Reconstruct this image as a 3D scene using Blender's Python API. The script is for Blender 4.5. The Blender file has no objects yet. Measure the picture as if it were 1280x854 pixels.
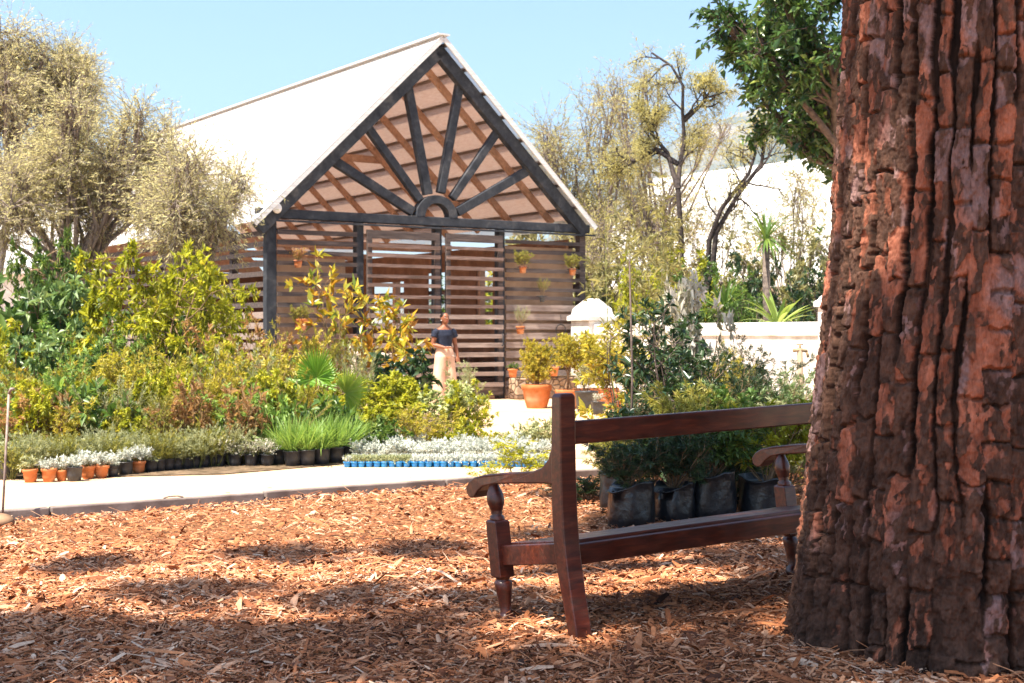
EXPOSURE = 1.8; SUN_STRENGTH = 5.0; SKY_STRENGTH = .076
FD = 620
# ground shade wanted; unseen pine boughs are hung to cast it: x, y, spread
PINE_SHADE = [(-2.4, 5.4, .65), (-1.75, 5.5, .6), (-1.1, 5.65, .42), (-.45, 5.75, .42), (-.9, 5.2, .55), (-2.0, 4.9, .6), (-.2, 5.1, .4), (-2.7, 6.0, .4), (-1.5, 6.6, .35), (-.7, 6.45, .35), (-.1, 6.35, .32), (-2.2, 7.3, .3), (-1.2, 7.7, .38), (-.5, 7.9, .32), (.35, 5.0, .5), (1.0, 5.0, .6), (2.6, 5.3, .7), (1.55, 5.25, .6), (2.9, 6.1, .7), (2.1, 5.2, .6), (.9, 6.3, .45), (.5, 6.0, .3), (1.5, 7.4, .6), (1.1, 9.0, .8), (2.0, 9.6, .9), (2.4, 7.5, .8), (.6, 10.6, .5), (3.4, 9.5, 1.2), (.3, 7.6, .35), (3.2, 6.2, 1.2), (.2, 8.6, .3), (.8, 5.6, .4), (.9, 8.95, .55), (1.4, 9.3, .65), (1.95, 9.4, .6)]
HAZE = 1.8e-4
ROT = (2.4, .6, 2.2)
import bpy, math, random
import numpy as np
from mathutils import Vector, Matrix

scene = bpy.context.scene
COL = scene.collection
F, HZ, CAMH = 1778.0, 420.0, 1.2          # photo scale (px), horizon row, camera height (m)

def at(px, py, d):                          # a point seen at photo pixel (px, py) at depth d
    return Vector(((px - 640) / F * d, d, CAMH - (py - HZ) / F * d))
def xat(px, d): return (px - 640) / F * d
def zat(py, d): return CAMH - (py - HZ) / F * d
def norm(v):
    v = np.asarray(v, float); n = np.linalg.norm(v); return v / (n if n > 1e-9 else 1)

# ------------------------------------------------------------------ objects
def tag(o, label=None, cat=None, group=None, kind=None):
    if label: o['label'] = label
    if cat: o['category'] = cat
    if group: o['group'] = group
    if kind: o['kind'] = kind
    return o
def thing(name, label, cat, loc=(0, 0, 0), rz=0.0, group=None):
    o = bpy.data.objects.new(name, None); COL.objects.link(o)
    o.location = loc; o.rotation_euler = (0, 0, rz); o.empty_display_size = .1
    return tag(o, label, cat, group)
def link(name, me, parent=None, loc=None):
    o = bpy.data.objects.new(name, me); COL.objects.link(o)
    if parent is not None: o.parent = parent
    if loc is not None: o.location = loc
    return o
def copy_tree(o, parent=None):
    c = o.copy(); COL.objects.link(c)
    if parent is not None: c.parent = parent
    for ch in [x for x in o.children]: copy_tree(ch, c)
    return c

def np_mesh(name, verts, faces, mat=None, smooth=False, attrs=None):
    """faces: one (N,k) index array or a list of them; attrs: {name: per-vertex float array}."""
    if isinstance(faces, np.ndarray): faces = [faces]
    faces = [np.asarray(f, np.int32) for f in faces if len(f)]
    me = bpy.data.meshes.new(name)
    verts = np.asarray(verts, np.float32)
    me.vertices.add(len(verts)); me.vertices.foreach_set('co', verts.ravel())
    loops = np.concatenate([f.ravel() for f in faces])
    tot = np.concatenate([np.full(len(f), f.shape[1], np.int32) for f in faces])
    start = np.concatenate([[0], np.cumsum(tot)[:-1]]).astype(np.int32)
    me.loops.add(len(loops)); me.loops.foreach_set('vertex_index', loops)
    me.polygons.add(len(tot)); me.polygons.foreach_set('loop_start', start)
    me.polygons.foreach_set('loop_total', tot)
    if smooth: me.polygons.foreach_set('use_smooth', np.ones(len(tot), bool))
    me.update(calc_edges=True)
    for k, a in (attrs or {}).items():
        a = np.asarray(a, np.float32)
        if a.ndim == 1:
            at_ = me.attributes.new(k, 'FLOAT', 'POINT'); at_.data.foreach_set('value', a)
        else:
            at_ = me.attributes.new(k, 'FLOAT_COLOR', 'POINT'); at_.data.foreach_set('color', a.ravel())
    if mat: me.materials.append(mat)
    return me

class MB:
    def __init__(s): s.v = []; s.f = []
    def add(s, vs, fs):
        b = len(s.v); s.v += [tuple(map(float, v)) for v in vs]; s.f += [tuple(b + i for i in f) for f in fs]
    def box(s, c, size, R=None):
        hx, hy, hz = [x / 2 for x in size]
        vs = [Vector((x * hx, y * hy, z * hz)) for z in (-1, 1) for y in (-1, 1) for x in (-1, 1)]
        if R is not None: vs = [R @ v for v in vs]
        s.add([v + Vector(c) for v in vs], [(0, 2, 3, 1), (4, 5, 7, 6), (0, 1, 5, 4), (2, 6, 7, 3), (0, 4, 6, 2), (1, 3, 7, 5)])
    def beam(s, p, q, w, h, side=(0, 1, 0)):
        """bar p-q; h across in the plane, w along `side`"""
        p, q = Vector(p), Vector(q); d = (q - p).normalized(); a = Vector(side); a = (a - d * a.dot(d)).normalized(); b = d.cross(a)
        vs = [e + a * (i * w / 2) + b * (j * h / 2) for e in (p, q) for j in (-1, 1) for i in (-1, 1)]
        s.add(vs, [(0, 1, 3, 2), (4, 6, 7, 5), (0, 4, 5, 1), (2, 3, 7, 6), (0, 2, 6, 4), (1, 5, 7, 3)])
    def loft(s, rings, cap=True, closed=True):
        n = len(rings[0]); b = len(s.v)
        for r in rings: s.v += [tuple(map(float, p)) for p in r]
        for i in range(len(rings) - 1):
            for j in range(n if closed else n - 1):
                k = (j + 1) % n
                s.f.append((b + i * n + j, b + i * n + k, b + (i + 1) * n + k, b + (i + 1) * n + j))
        if cap:
            s.f.append(tuple(b + j for j in reversed(range(n)))); s.f.append(tuple(b + (len(rings) - 1) * n + j for j in range(n)))
    def tube(s, pts, rad, n=8, cap=True, flat=None):
        pts = [Vector(p) for p in pts]
        if not hasattr(rad, '__len__'): rad = [rad] * len(pts)
        t0 = (pts[1] - pts[0]).normalized()
        a = t0.orthogonal().normalized(); rings = []
        for i, p in enumerate(pts):
            t = (pts[min(i + 1, len(pts) - 1)] - pts[max(i - 1, 0)]).normalized()
            a = (a - t * a.dot(t)).normalized(); b = t.cross(a)
            rings.append([p + a * (rad[i] * math.cos(k * 2 * math.pi / n)) + b * (rad[i] * math.sin(k * 2 * math.pi / n)) for k in range(n)])
        s.loft(rings, cap)
    def lathe(s, prof, n=24, c=(0, 0, 0), lean=(0, 0), wob=None):
        c = Vector(c); rings = []
        for i, (r, z) in enumerate(prof):
            rings.append([c + Vector((lean[0] * z + r * (wob(i, k) if wob else 1) * math.cos(k * 2 * math.pi / n), lean[1] * z + r * (wob(i, k) if wob else 1) * math.sin(k * 2 * math.pi / n), z)) for k in range(n)])
        s.loft(rings)
    def ell(s, c, r, n=12, m=8, R=None):
        c = Vector(c); rings = []
        for i in range(m + 1):
            th = math.pi * (.02 + .96 * i / m)
            ring = [Vector((r[0] * math.sin(th) * math.cos(k * 2 * math.pi / n), r[1] * math.sin(th) * math.sin(k * 2 * math.pi / n), -r[2] * math.cos(th))) for k in range(n)]
            if R is not None: ring = [R @ v for v in ring]
            rings.append([c + v for v in ring])
        s.loft(rings)
    def prism(s, outline, ext):
        ext = Vector(ext); o = [Vector(p) for p in outline]; n = len(o)
        s.add(o + [p + ext for p in o], [tuple(reversed(range(n))), tuple(range(n, 2 * n))] + [(i, (i + 1) % n, n + (i + 1) % n, n + i) for i in range(n)])
    def mesh(s, name, mat=None, smooth=False):
        me = bpy.data.meshes.new(name); me.from_pydata(s.v, [], s.f); me.update()
        if smooth: me.polygons.foreach_set('use_smooth', np.ones(len(me.polygons), bool))
        if mat: me.materials.append(mat)
        return me
    def build(s, name, mat, parent=None, smooth=False, bevel=0, seg=2, fix=True):
        me = s.mesh(name, mat, smooth)
        if fix:
            import bmesh
            bm = bmesh.new(); bm.from_mesh(me); bmesh.ops.recalc_face_normals(bm, faces=bm.faces); bm.to_mesh(me); bm.free()
        o = link(name, me, parent)
        if bevel:
            m = o.modifiers.new('bevel', 'BEVEL'); m.width = bevel; m.segments = seg; m.limit_method = 'ANGLE'; m.angle_limit = math.radians(35)
        return o

# ------------------------------------------------------------------ noise
def hash2(i, j, seed):
    h = (i.astype(np.int64) * 374761393 + j.astype(np.int64) * 668265263 + seed * 974711) & 0x7fffffff
    h = ((h ^ (h >> 13)) * 1274126177) & 0x7fffffff
    h = (h ^ (h >> 16)) & 0x7fffffff
    h = (h * 1103515245 + 12345) & 0x7fffffff
    return ((h >> 8) & 0xfffff) / float(0xfffff)
def vnoise(x, y, seed=0):
    i, j = np.floor(x), np.floor(y); fx, fy = x - i, y - j
    fx = fx * fx * (3 - 2 * fx); fy = fy * fy * (3 - 2 * fy)
    a, b = hash2(i, j, seed), hash2(i + 1, j, seed); c, d = hash2(i, j + 1, seed), hash2(i + 1, j + 1, seed)
    return (a + (b - a) * fx) * (1 - fy) + (c + (d - c) * fx) * fy
def fbm(x, y, seed=0, o=4):
    s = 0; a = .5
    for k in range(o): s = s + a * vnoise(x * 2 ** k, y * 2 ** k, seed + k * 17); a *= .5
    return s
def voronoi(x, y, seed, jit=.9):
    i0, j0 = np.floor(x), np.floor(y)
    f1 = np.full(x.shape, 9.); f2 = np.full(x.shape, 9.); rid = np.zeros(x.shape); ox = np.zeros(x.shape); oy = np.zeros(x.shape)
    for di in (-1, 0, 1):
        for dj in (-1, 0, 1):
            i, j = i0 + di, j0 + dj
            cx = i + .5 + (hash2(i, j, seed) - .5) * jit; cy = j + .5 + (hash2(i, j, seed + 5) - .5) * jit
            d = np.sqrt((x - cx) ** 2 + (y - cy) ** 2)
            nid = hash2(i, j, seed + 11)
            closer = d < f1
            f2 = np.where(closer, f1, np.minimum(f2, d)); rid = np.where(closer, nid, rid)
            ox = np.where(closer, x - cx, ox); oy = np.where(closer, y - cy, oy)
            f1 = np.where(closer, d, f1)
    return f1, f2, rid, ox, oy

# ------------------------------------------------------------------ ground shape
TREE = (1.715, 5.50)
def gz(x, y):
    x = np.asarray(x, float); y = np.asarray(y, float)
    d = np.hypot(x - TREE[0], y - TREE[1])
    return .03 * (vnoise(x * .9, y * .9, 3) - .5) + .02 * (vnoise(x * 2.7, y * 2.7, 9) - .5)

# ------------------------------------------------------------------ materials
class NT:
    def __init__(s, name):
        s.m = bpy.data.materials.new(name); s.m.use_nodes = True; s.t = s.m.node_tree; s.n = s.t.nodes
        s.b = s.n['Principled BSDF']; s.out = s.n['Material Output']
    def node(s, kind, **kw):
        n = s.n.new(kind)
        for k, v in kw.items(): setattr(n, k, v)
        return n
    def l(s, a, b): s.t.links.new(a, b)
    def coord(s, scale=(1, 1, 1), kind='Object'):
        c = s.node('ShaderNodeTexCoord'); m = s.node('ShaderNodeMapping'); m.inputs['Scale'].default_value = scale
        s.l(c.outputs[kind], m.inputs['Vector']); return m.outputs[0]
    def noise(s, scale, detail=4, vec=None, rough=.55, dist=0):
        n = s.node('ShaderNodeTexNoise'); n.inputs['Scale'].default_value = scale; n.inputs['Detail'].default_value = detail
        n.inputs['Roughness'].default_value = rough; n.inputs['Distortion'].default_value = dist
        if vec is not None: s.l(vec, n.inputs['Vector'])
        return n.outputs['Fac']
    def ramp(s, fac, stops, interp='LINEAR'):
        r = s.node('ShaderNodeValToRGB'); e = r.color_ramp.elements; r.color_ramp.interpolation = interp
        while len(e) < len(stops): e.new(.5)
        for i, (p, c) in enumerate(stops):
            e[i].position = p; e[i].color = (*c, 1) if len(c) == 3 else c
        if fac is not None: s.l(fac, r.inputs['Fac'])
        return r.outputs['Color']
    def mix(s, fac, a, b, mode='MIX'):
        n = s.node('ShaderNodeMix', data_type='RGBA', blend_type=mode)
        for sock, v in ((n.inputs[0], fac), (n.inputs[6], a), (n.inputs[7], b)):
            if isinstance(v, (int, float)): sock.default_value = v
            elif isinstance(v, tuple): sock.default_value = (*v, 1)
            else: s.l(v, sock)
        return n.outputs[2]
    def attr(s, name):
        return s.node('ShaderNodeAttribute', attribute_name=name)
    def bump(s, h, strength=.4, dist=.01):
        n = s.node('ShaderNodeBump'); n.inputs['Strength'].default_value = strength; n.inputs['Distance'].default_value = dist
        s.l(h, n.inputs['Height']); s.l(n.outputs[0], s.b.inputs['Normal'])
    def col(s, c):
        if isinstance(c, tuple): s.b.inputs['Base Color'].default_value = (*c, 1)
        else: s.l(c, s.b.inputs['Base Color'])
    def set(s, rough=.6, spec=.3, **kw):
        s.b.inputs['Roughness'].default_value = rough; s.b.inputs['Specular IOR Level'].default_value = spec
        for k, v in kw.items(): s.b.inputs[k].default_value = v
        return s.m

def m_noise(name, a, b, scale=6, stretch=(1, 1, 1), rough=.75, spec=.2, bump=.3, bd=.01, lo=.35, hi=.65, detail=5, extra=None):
    t = NT(name); v = t.coord(stretch); f = t.noise(scale, detail, v)
    c = t.ramp(f, [(lo, a), (hi, b)])
    if extra: c = t.mix(t.ramp(t.noise(extra[1], 3, t.coord()), [(.45, (0, 0, 0)), (.65, (1, 1, 1))]), c, extra[0])
    t.col(c)
    if bump: t.bump(t.noise(scale * 3, 6, v), bump, bd)
    return t.set(rough, spec)

def m_leaf(name, stops, transl=.4, rough=.45, spec=.35, warm=(1.25, 1.2, .8)):
    t = NT(name); a = t.attr('tint'); c = t.ramp(a.outputs['Fac'], stops)
    t.col(c); t.set(rough, spec)
    tr = t.node('ShaderNodeBsdfTranslucent'); w = t.mix(1.0, c, warm, 'MULTIPLY'); t.l(w, tr.inputs['Color'])
    mx = t.node('ShaderNodeMixShader'); mx.inputs[0].default_value = transl
    t.l(t.b.outputs[0], mx.inputs[1]); t.l(tr.outputs[0], mx.inputs[2]); t.l(mx.outputs[0], t.out.inputs['Surface'])
    return t.m

# ------------------------------------------------------------------ foliage
def kite_mesh(name, pos, dr, nr, L, W, tint, mat, fold=.25, bend=.0):
    """leaf-sized faces: four corners and a midrib fold each"""
    n = len(pos); pos = np.asarray(pos); dr = np.asarray(dr); nr = np.asarray(nr)
    dr = dr / np.linalg.norm(dr, axis=1, keepdims=True)
    sd = np.cross(dr, nr); sd /= np.maximum(np.linalg.norm(sd, axis=1, keepdims=True), 1e-6); nr = np.cross(sd, dr)
    L = np.asarray(L)[:, None]; W = np.asarray(W)[:, None]
    v = np.empty((n, 4, 3))
    v[:, 0] = pos; v[:, 2] = pos + dr * L - nr * (bend * L)
    mid = pos + dr * L * .45
    v[:, 1] = mid + sd * W / 2 + nr * (fold * W); v[:, 3] = mid - sd * W / 2 + nr * (fold * W)
    b = np.arange(n)[:, None] * 4
    f = np.concatenate([b + [0, 1, 2], b + [0, 2, 3]])
    return np_mesh(name, v.reshape(-1, 3), f, mat, True, {'tint': np.repeat(tint, 4)})

def strip_mesh(name, pos, dr, up, L, W, droop, tint, mat, seg=5, prof=None, fold=.12):
    """long blades that arch over: seg+1 rows of two edges and a midrib"""
    n = len(pos); pos = np.asarray(pos, float); dr = np.asarray(dr, float); dr /= np.linalg.norm(dr, axis=1, keepdims=True)
    up = np.asarray(up, float); L = np.asarray(L)[:, None]; W = np.asarray(W)[:, None]; droop = np.asarray(droop)[:, None]
    sd = np.cross(dr, up); sd /= np.maximum(np.linalg.norm(sd, axis=1, keepdims=True), 1e-6)
    if prof is None: prof = [.55, .9, 1, .85, .55, .05]
    prof = np.interp(np.linspace(0, 1, seg + 1), np.linspace(0, 1, len(prof)), prof)
    v = np.empty((n, seg + 1, 3, 3)); p = pos.copy(); d = dr.copy()
    for k in range(seg + 1):
        nn = np.cross(sd, d)
        v[:, k, 0] = p + sd * W / 2 * prof[k] + nn * W * fold * prof[k]; v[:, k, 1] = p; v[:, k, 2] = p - sd * W / 2 * prof[k] + nn * W * fold * prof[k]
        p = p + d * L / seg; d = d + np.array([0, 0, -1.]) * droop / seg; d /= np.linalg.norm(d, axis=1, keepdims=True)
    b = (np.arange(n) * (seg + 1) * 3)[:, None]; fs = []
    for k in range(seg):
        for c in (0, 1): fs.append(b + [k * 3 + c, k * 3 + c + 1, (k + 1) * 3 + c + 1, (k + 1) * 3 + c])
    return np_mesh(name, v.reshape(-1, 3), np.concatenate(fs), mat, True, {'tint': np.repeat(tint, (seg + 1) * 3)})

def tubes_mesh(name, paths, mat, nmax=7):
    V = []; Fc = []; b = 0
    for pts, rad in paths:
        n = nmax if rad[0] > .02 else (5 if rad[0] > .007 else 3)
        pts = np.asarray(pts); k = len(pts)
        t = np.gradient(pts, axis=0); t /= np.maximum(np.linalg.norm(t, axis=1, keepdims=True), 1e-9)
        ref = np.array([1., 0, 0]) if abs(t[0][0]) < .8 else np.array([0, 1., 0])
        a = np.cross(t, ref); a /= np.maximum(np.linalg.norm(a, axis=1, keepdims=True), 1e-9); c = np.cross(t, a)
        th = np.arange(n) * 2 * np.pi / n; r = np.asarray(rad)[:, None, None]
        ring = pts[:, None] + r * (a[:, None] * np.cos(th)[None, :, None] + c[:, None] * np.sin(th)[None, :, None])
        V.append(ring.reshape(-1, 3))
        i = np.arange(k - 1)[:, None] * n; j = np.arange(n)[None]; j2 = (j + 1) % n
        Fc.append((b + np.stack([i + j, i + j2, i + n + j2, i + n + j], -1)).reshape(-1, 4)); b += k * n
    return np_mesh(name, np.concatenate(V), np.concatenate(Fc), mat, True)

def plant(seed, H, W, levels, leaf, smat, lmat, trunks=None, minr=.0015, free=False):
    """grows stems > branches > twigs, fits them to height H and width W, then sets leaves along the twigs.
    levels: dicts n, L (relative length), ang, start, wob, trop, r (radius, m), seg"""
    R = np.random.default_rng(seed); paths = []; twigs = []
    def walk(p, d, L, lv):
        k = lv.get('seg', 5); pts = [p]
        for i in range(k):
            d = norm(d + R.normal(0, lv.get('wob', .15), 3) + np.array([0, 0, lv.get('trop', 0)])); p = p + d * L / k; pts.append(p)
        return np.array(pts)
    def sub(pts, L, i):
        if i >= len(levels): return
        lv = levels[i]; n = lv['n'] if isinstance(lv['n'], int) else int(R.integers(lv['n'][0], lv['n'][1] + 1))
        for q in range(n):
            f = lv.get('start', .3) + (1 - lv.get('start', .3)) * (q + R.random()) / n
            x = f * (len(pts) - 1); a = min(int(x), len(pts) - 2); p = pts[a] + (pts[a + 1] - pts[a]) * (x - a)
            t = norm(pts[a + 1] - pts[a]); perp = norm(np.cross(t, R.normal(size=3)))
            ang = math.radians(lv['ang'] * R.uniform(.7, 1.3)); d = t * math.cos(ang) + perp * math.sin(ang)
            if lv.get('flat'): d[2] *= lv['flat']; d = norm(d)
            l = L * lv['L'] * R.uniform(.65, 1.15) * (1 - .45 * f * lv.get('taper', 1))
            path = walk(p, d, l, lv); paths.append([path, i, lv['r'] * R.uniform(.8, 1.2)])
            if i == len(levels) - 1: twigs.append(path)
            elif lv.get('leafy') and R.random() < lv['leafy']: twigs.append(path)
            sub(path, l, i + 1)
    lv = levels[0]
    if trunks is None:
        for q in range(lv['n']):
            az = R.uniform(0, 6.283); base = np.array([math.cos(az), math.sin(az), 0]) * lv.get('base', .06) * R.random()
            d = norm(np.array([math.cos(az), math.sin(az), 0]) * lv.get('spread', .4) * R.uniform(.5, 1.2) + np.array([0, 0, 1.]))
            path = walk(base, d, lv.get('L', 1) * R.uniform(.75, 1.1), lv); paths.append([path, 0, lv['r']]); sub(path, lv.get('L', 1), 1)
            if len(levels) == 1: twigs.append(path)
    else:
        for tr, l in trunks:
            tr = np.array(tr, float); paths.append([tr, 0, lv['r']]); sub(tr, l, 1)
    if not free:
        allp = np.concatenate([p for p, _, _ in paths]); zs = H / max(allp[:, 2].max(), 1e-6)
        c = allp[:, :2]; ext = np.percentile(np.hypot(c[:, 0], c[:, 1]), 96) * 2; xs = W / max(ext, 1e-6)
        S = np.array([xs, xs, zs])
    else: S = np.ones(3)
    paths = [[p * S, i, r] for p, i, r in paths]; twigs = [p * S for p in twigs]
    tb = []
    for p, i, r in paths:
        if r < minr: continue
        tip = .35 if i + 1 < len(levels) else .25
        tb.append((p, r * np.linspace(1, tip, len(p))))
    stems = tubes_mesh('stems', tb, smat) if tb else None
    # leaves
    P, D, T = [], [], []
    n = leaf['n']
    for p in twigs:
        k = len(p) - 1; f = np.sort(R.uniform(leaf.get('from', .1), 1, n)) * k
        if leaf.get('tip'): f = k * (1 - R.random(n) ** 2 * leaf['tip'])
        a = np.minimum(f.astype(int), k - 1); q = p[a] + (p[a + 1] - p[a]) * (f - a)[:, None]; t = p[a + 1] - p[a]
        P.append(q); D.append(t / np.maximum(np.linalg.norm(t, axis=1, keepdims=True), 1e-9)); T.append(np.full(n, R.normal(0, leaf.get('clump', .16))))
    P = np.concatenate(P); D = np.concatenate(D); T = np.concatenate(T); N = len(P)
    perp = np.cross(D, R.normal(size=(N, 3))); perp /= np.maximum(np.linalg.norm(perp, axis=1, keepdims=True), 1e-9)
    ang = np.radians(leaf.get('ang', 50) * R.uniform(.6, 1.4, N))[:, None]
    d = D * np.cos(ang) + perp * np.sin(ang); d[:, 2] += leaf.get('up', 0) ; d /= np.linalg.norm(d, axis=1, keepdims=True)
    nr = R.normal(0, .6, (N, 3)) + np.array([0, 0, 1.])
    L = leaf['L'] * R.lognormal(0, .22, N); Wd = L * leaf['W'] * R.uniform(.8, 1.2, N)
    tint = np.clip(.5 + T + R.normal(0, leaf.get('var', .15), N), 0, 1)
    jit = R.normal(0, leaf.get('jit', .0), (N, 3))
    if leaf.get('strip'):
        fol = strip_mesh('foliage', P + jit, d, nr, L, Wd, np.full(N, leaf.get('droop', .5)), tint, lmat, seg=leaf['strip'])
    else:
        fol = kite_mesh('foliage', P + jit, d, nr, L, Wd, tint, lmat, bend=leaf.get('bend', .1))
    return {'stems': stems, 'foliage': fol, 'H': H, 'W': W}

def recolour(pr, mat):
    me = pr['foliage'].copy(); me.materials.clear(); me.materials.append(mat)
    q = dict(pr); q['foliage'] = me; return q

def grow(pr, name, label, cat, loc, rz=0, sx=1.0, sz=1.0, group=None, base=0.0, pot=None, stem_name='stems', leaf_name='foliage'):
    """one plant: an Empty with stems, foliage and, if it has one, its pot"""
    t = thing(name, label, cat, loc, rz, group)
    if pot is not None:
        p = link('pot', pot, t)
    for key, nm in (('stems', stem_name), ('foliage', leaf_name)):
        if pr.get(key) is not None:
            o = link(nm, pr[key], t, (0, 0, base)); o.scale = (sx, sx, sz)
    return t
# ================================================================== light, sky, camera
SUN_EL = math.radians(62); SH = np.array([-.66, -.75])
S = Vector((SH[0] * math.cos(SUN_EL), SH[1] * math.cos(SUN_EL), math.sin(SUN_EL))).normalized()
w = bpy.data.worlds.new('World'); scene.world = w; w.use_nodes = True
nt = w.node_tree; bg = nt.nodes['Background']; sky = nt.nodes.new('ShaderNodeTexSky'); sky.sky_type = 'NISHITA'
sky.sun_disc = False; sky.sun_elevation = SUN_EL; sky.sun_rotation = math.atan2(S.x, S.y); sky.air_density = 1.0; sky.dust_density = .9; sky.ozone_density = .6
nt.links.new(sky.outputs[0], bg.inputs[0]); bg.inputs[1].default_value = SKY_STRENGTH
sl = bpy.data.lights.new('sun', 'SUN'); sl.energy = SUN_STRENGTH; sl.angle = math.radians(.53); sl.color = (1, .90, .76)
so = bpy.data.objects.new('sun', sl); COL.objects.link(so); so.rotation_euler = S.to_track_quat('Z', 'Y').to_euler(); so.location = (-20, -15, 40)
cd = bpy.data.cameras.new('camera'); cd.sensor_width = 36; cd.lens = F / 1280 * 36; cd.clip_end = 20000; cd.clip_start = .05
co = bpy.data.objects.new('camera', cd); COL.objects.link(co); co.location = (0, 0, CAMH)
co.rotation_euler = (math.radians(90) - math.atan((427 - HZ) / F), 0, 0)
cd.dof.use_dof = True; cd.dof.focus_distance = 6.2; cd.dof.aperture_fstop = 9.0
scene.camera = co
scene.view_settings.view_transform = 'Standard'; scene.view_settings.look = 'None'; scene.view_settings.exposure = EXPOSURE; scene.view_settings.gamma = 1
scene.render.engine = 'CYCLES'; cy = scene.cycles
cy.max_bounces = 8; cy.diffuse_bounces = 4; cy.glossy_bounces = 2; cy.transmission_bounces = 4; cy.transparent_max_bounces = 12
cy.sample_clamp_indirect = 8; cy.use_denoising = True
try: cy.denoiser = 'OPENIMAGEDENOISE'
except Exception: pass

# ================================================================== ground, mulch, kerb
def grid_obj(name, X, Y, Z, mat, kind='structure', smooth=True):
    ny, nx = X.shape; v = np.stack([X, Y, Z], -1).reshape(-1, 3)
    i = np.arange(ny - 1)[:, None] * nx; j = np.arange(nx - 1)[None]
    f = np.stack([i + j, i + j + 1, i + nx + j + 1, i + nx + j], -1).reshape(-1, 4)
    return tag(link(name, np_mesh(name, v, f, mat, smooth)), kind=kind)

t = NT('pale_sand'); v = t.coord()
c = t.ramp(t.noise(.5, 5, v), [(.35, (.54, .365, .225)), (.65, (.63, .45, .295))])
c = t.mix(t.ramp(t.noise(55, 3, v), [(.55, (0, 0, 0)), (.75, (.5, .5, .5))]), c, (.40, .25, .14))
c = t.mix(t.ramp(t.noise(3.2, 6, v), [(.58, (0, 0, 0)), (.75, (.45, .45, .45))]), c, (.46, .29, .17))
t.col(c); t.bump(t.noise(40, 6, v), .35, .01); SAND = t.set(.95, .1)
xs = np.concatenate([[-2600, -900, -200], np.linspace(-60, 60, 41), [200, 900, 3400]])
ys = np.concatenate([[-900, -200], np.linspace(-40, 90, 44), [200, 900, 4300]])
X, Y = np.meshgrid(xs, ys)
grid_obj('ground', X, Y, X * 0 - .05, SAND)

KS = .69
def ykerb(x): return 9.25 + (np.asarray(x) + 3.38) * KS
t = NT('mulch_soil'); v = t.coord()
t.col(t.ramp(t.noise(30, 6, v), [(.35, (.10, .045, .022)), (.6, (.26, .12, .055))])); t.bump(t.noise(60, 6, v), .6, .02); MULCH = t.set(.95, .1)
xs = np.linspace(-13, 9, 150); vv = np.linspace(0, 1, 120)
X, V = np.meshgrid(xs, vv); Y0 = -7.0; Y = Y0 + V * (np.minimum(ykerb(X), 16) - .03 - Y0)
grid_obj('mulch_bed', X, Y, gz(X, Y) - .012 - .006 * np.clip(1 - (ykerb(X) - Y) / .5, 0, 1), MULCH)

t = NT('bed_soil'); v = t.coord()
t.col(t.ramp(t.noise(12, 6, v), [(.35, (.07, .05, .03)), (.65, (.20, .14, .09))])); t.bump(t.noise(40, 6, v), .5, .02); BED = t.set(.95, .1)
def sheet(name, pts, z, mat):
    b = MB(); b.add([(x, y, z) for x, y in pts], [tuple(range(len(pts)))]); return tag(b.build(name, mat, fix=False), kind='structure')
sheet('planting_bed', [(-6.5, 11.9), (-2.6, 12.8), (-.9, 14.6), (-.55, 16), (-1.0, 22), (-2.6, 24.6), (-4.9, 25.3), (-14, 39), (-22, 39), (-14, 18)], -.042, BED)

t = NT('kerb_concrete'); v = t.coord((1, 1, 1))
t.col(t.ramp(t.noise(5, 6, v), [(.35, (.13, .10, .09)), (.65, (.25, .205, .185))])); t.bump(t.noise(60, 5, v), .3, .005); KERBM = t.set(.85, .2)
kd = np.array([1, KS]) / math.hypot(1, KS); kn = np.array([-kd[1], kd[0]])
k0 = np.array([-12.0, float(ykerb(-12.0))])
b = MB(); L = 0; rr = random.Random(4)
while L < 17.2:                                # kerb stones laid end to end
    l = 1.55; p = k0 + kd * (L + l / 2 - .004); q = p + kn * .03
    b.box((q[0], q[1], -.012 + rr.uniform(-.006, .006)), (l - .012, .075, .15), Matrix.Rotation(math.atan(KS) + rr.uniform(-.004, .004), 3, 'Z')); L += l
tag(b.build('kerb', KERBM, bevel=.008), kind='structure')

# ---- wood chips: every chip a small bent flake
R = np.random.default_rng(11)
def chip_points(n, x0, x1, y0, y1):
    x = R.uniform(x0, x1, n); y = R.uniform(y0, y1, n)
    k = (y < ykerb(x) - .02) & (np.abs(x) < .46 * y + 1.5); return x[k], y[k]
cx, cyy = [], []
for n, a in ((130000, (-4.2, 4.2, 3.6, 6.2)), (118000, (-5.2, 5.2, 6.2, 8.2)), (98000, (-7, 6.4, 8.2, 14.5))):
    x, y = chip_points(n, *a); cx.append(x); cyy.append(y)
px_ = R.uniform(-6, 3.5, 1500); off = R.exponential(.28, 1500)                # chips kicked over the kerb onto the sand
x = np.concatenate(cx + [px_]); y = np.concatenate(cyy + [ykerb(px_) + .12 + off]); n = len(x); spill = np.arange(n) >= n - 1500
L = np.clip(R.lognormal(math.log(.0235), .58, n), .009, .13); Wd = np.clip(L * R.lognormal(math.log(.30), .35, n), .004, .03)
needle = R.random(n) < .12; L = np.where(needle, L * 2.2, L); Wd = np.where(needle, .004, Wd)
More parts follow.
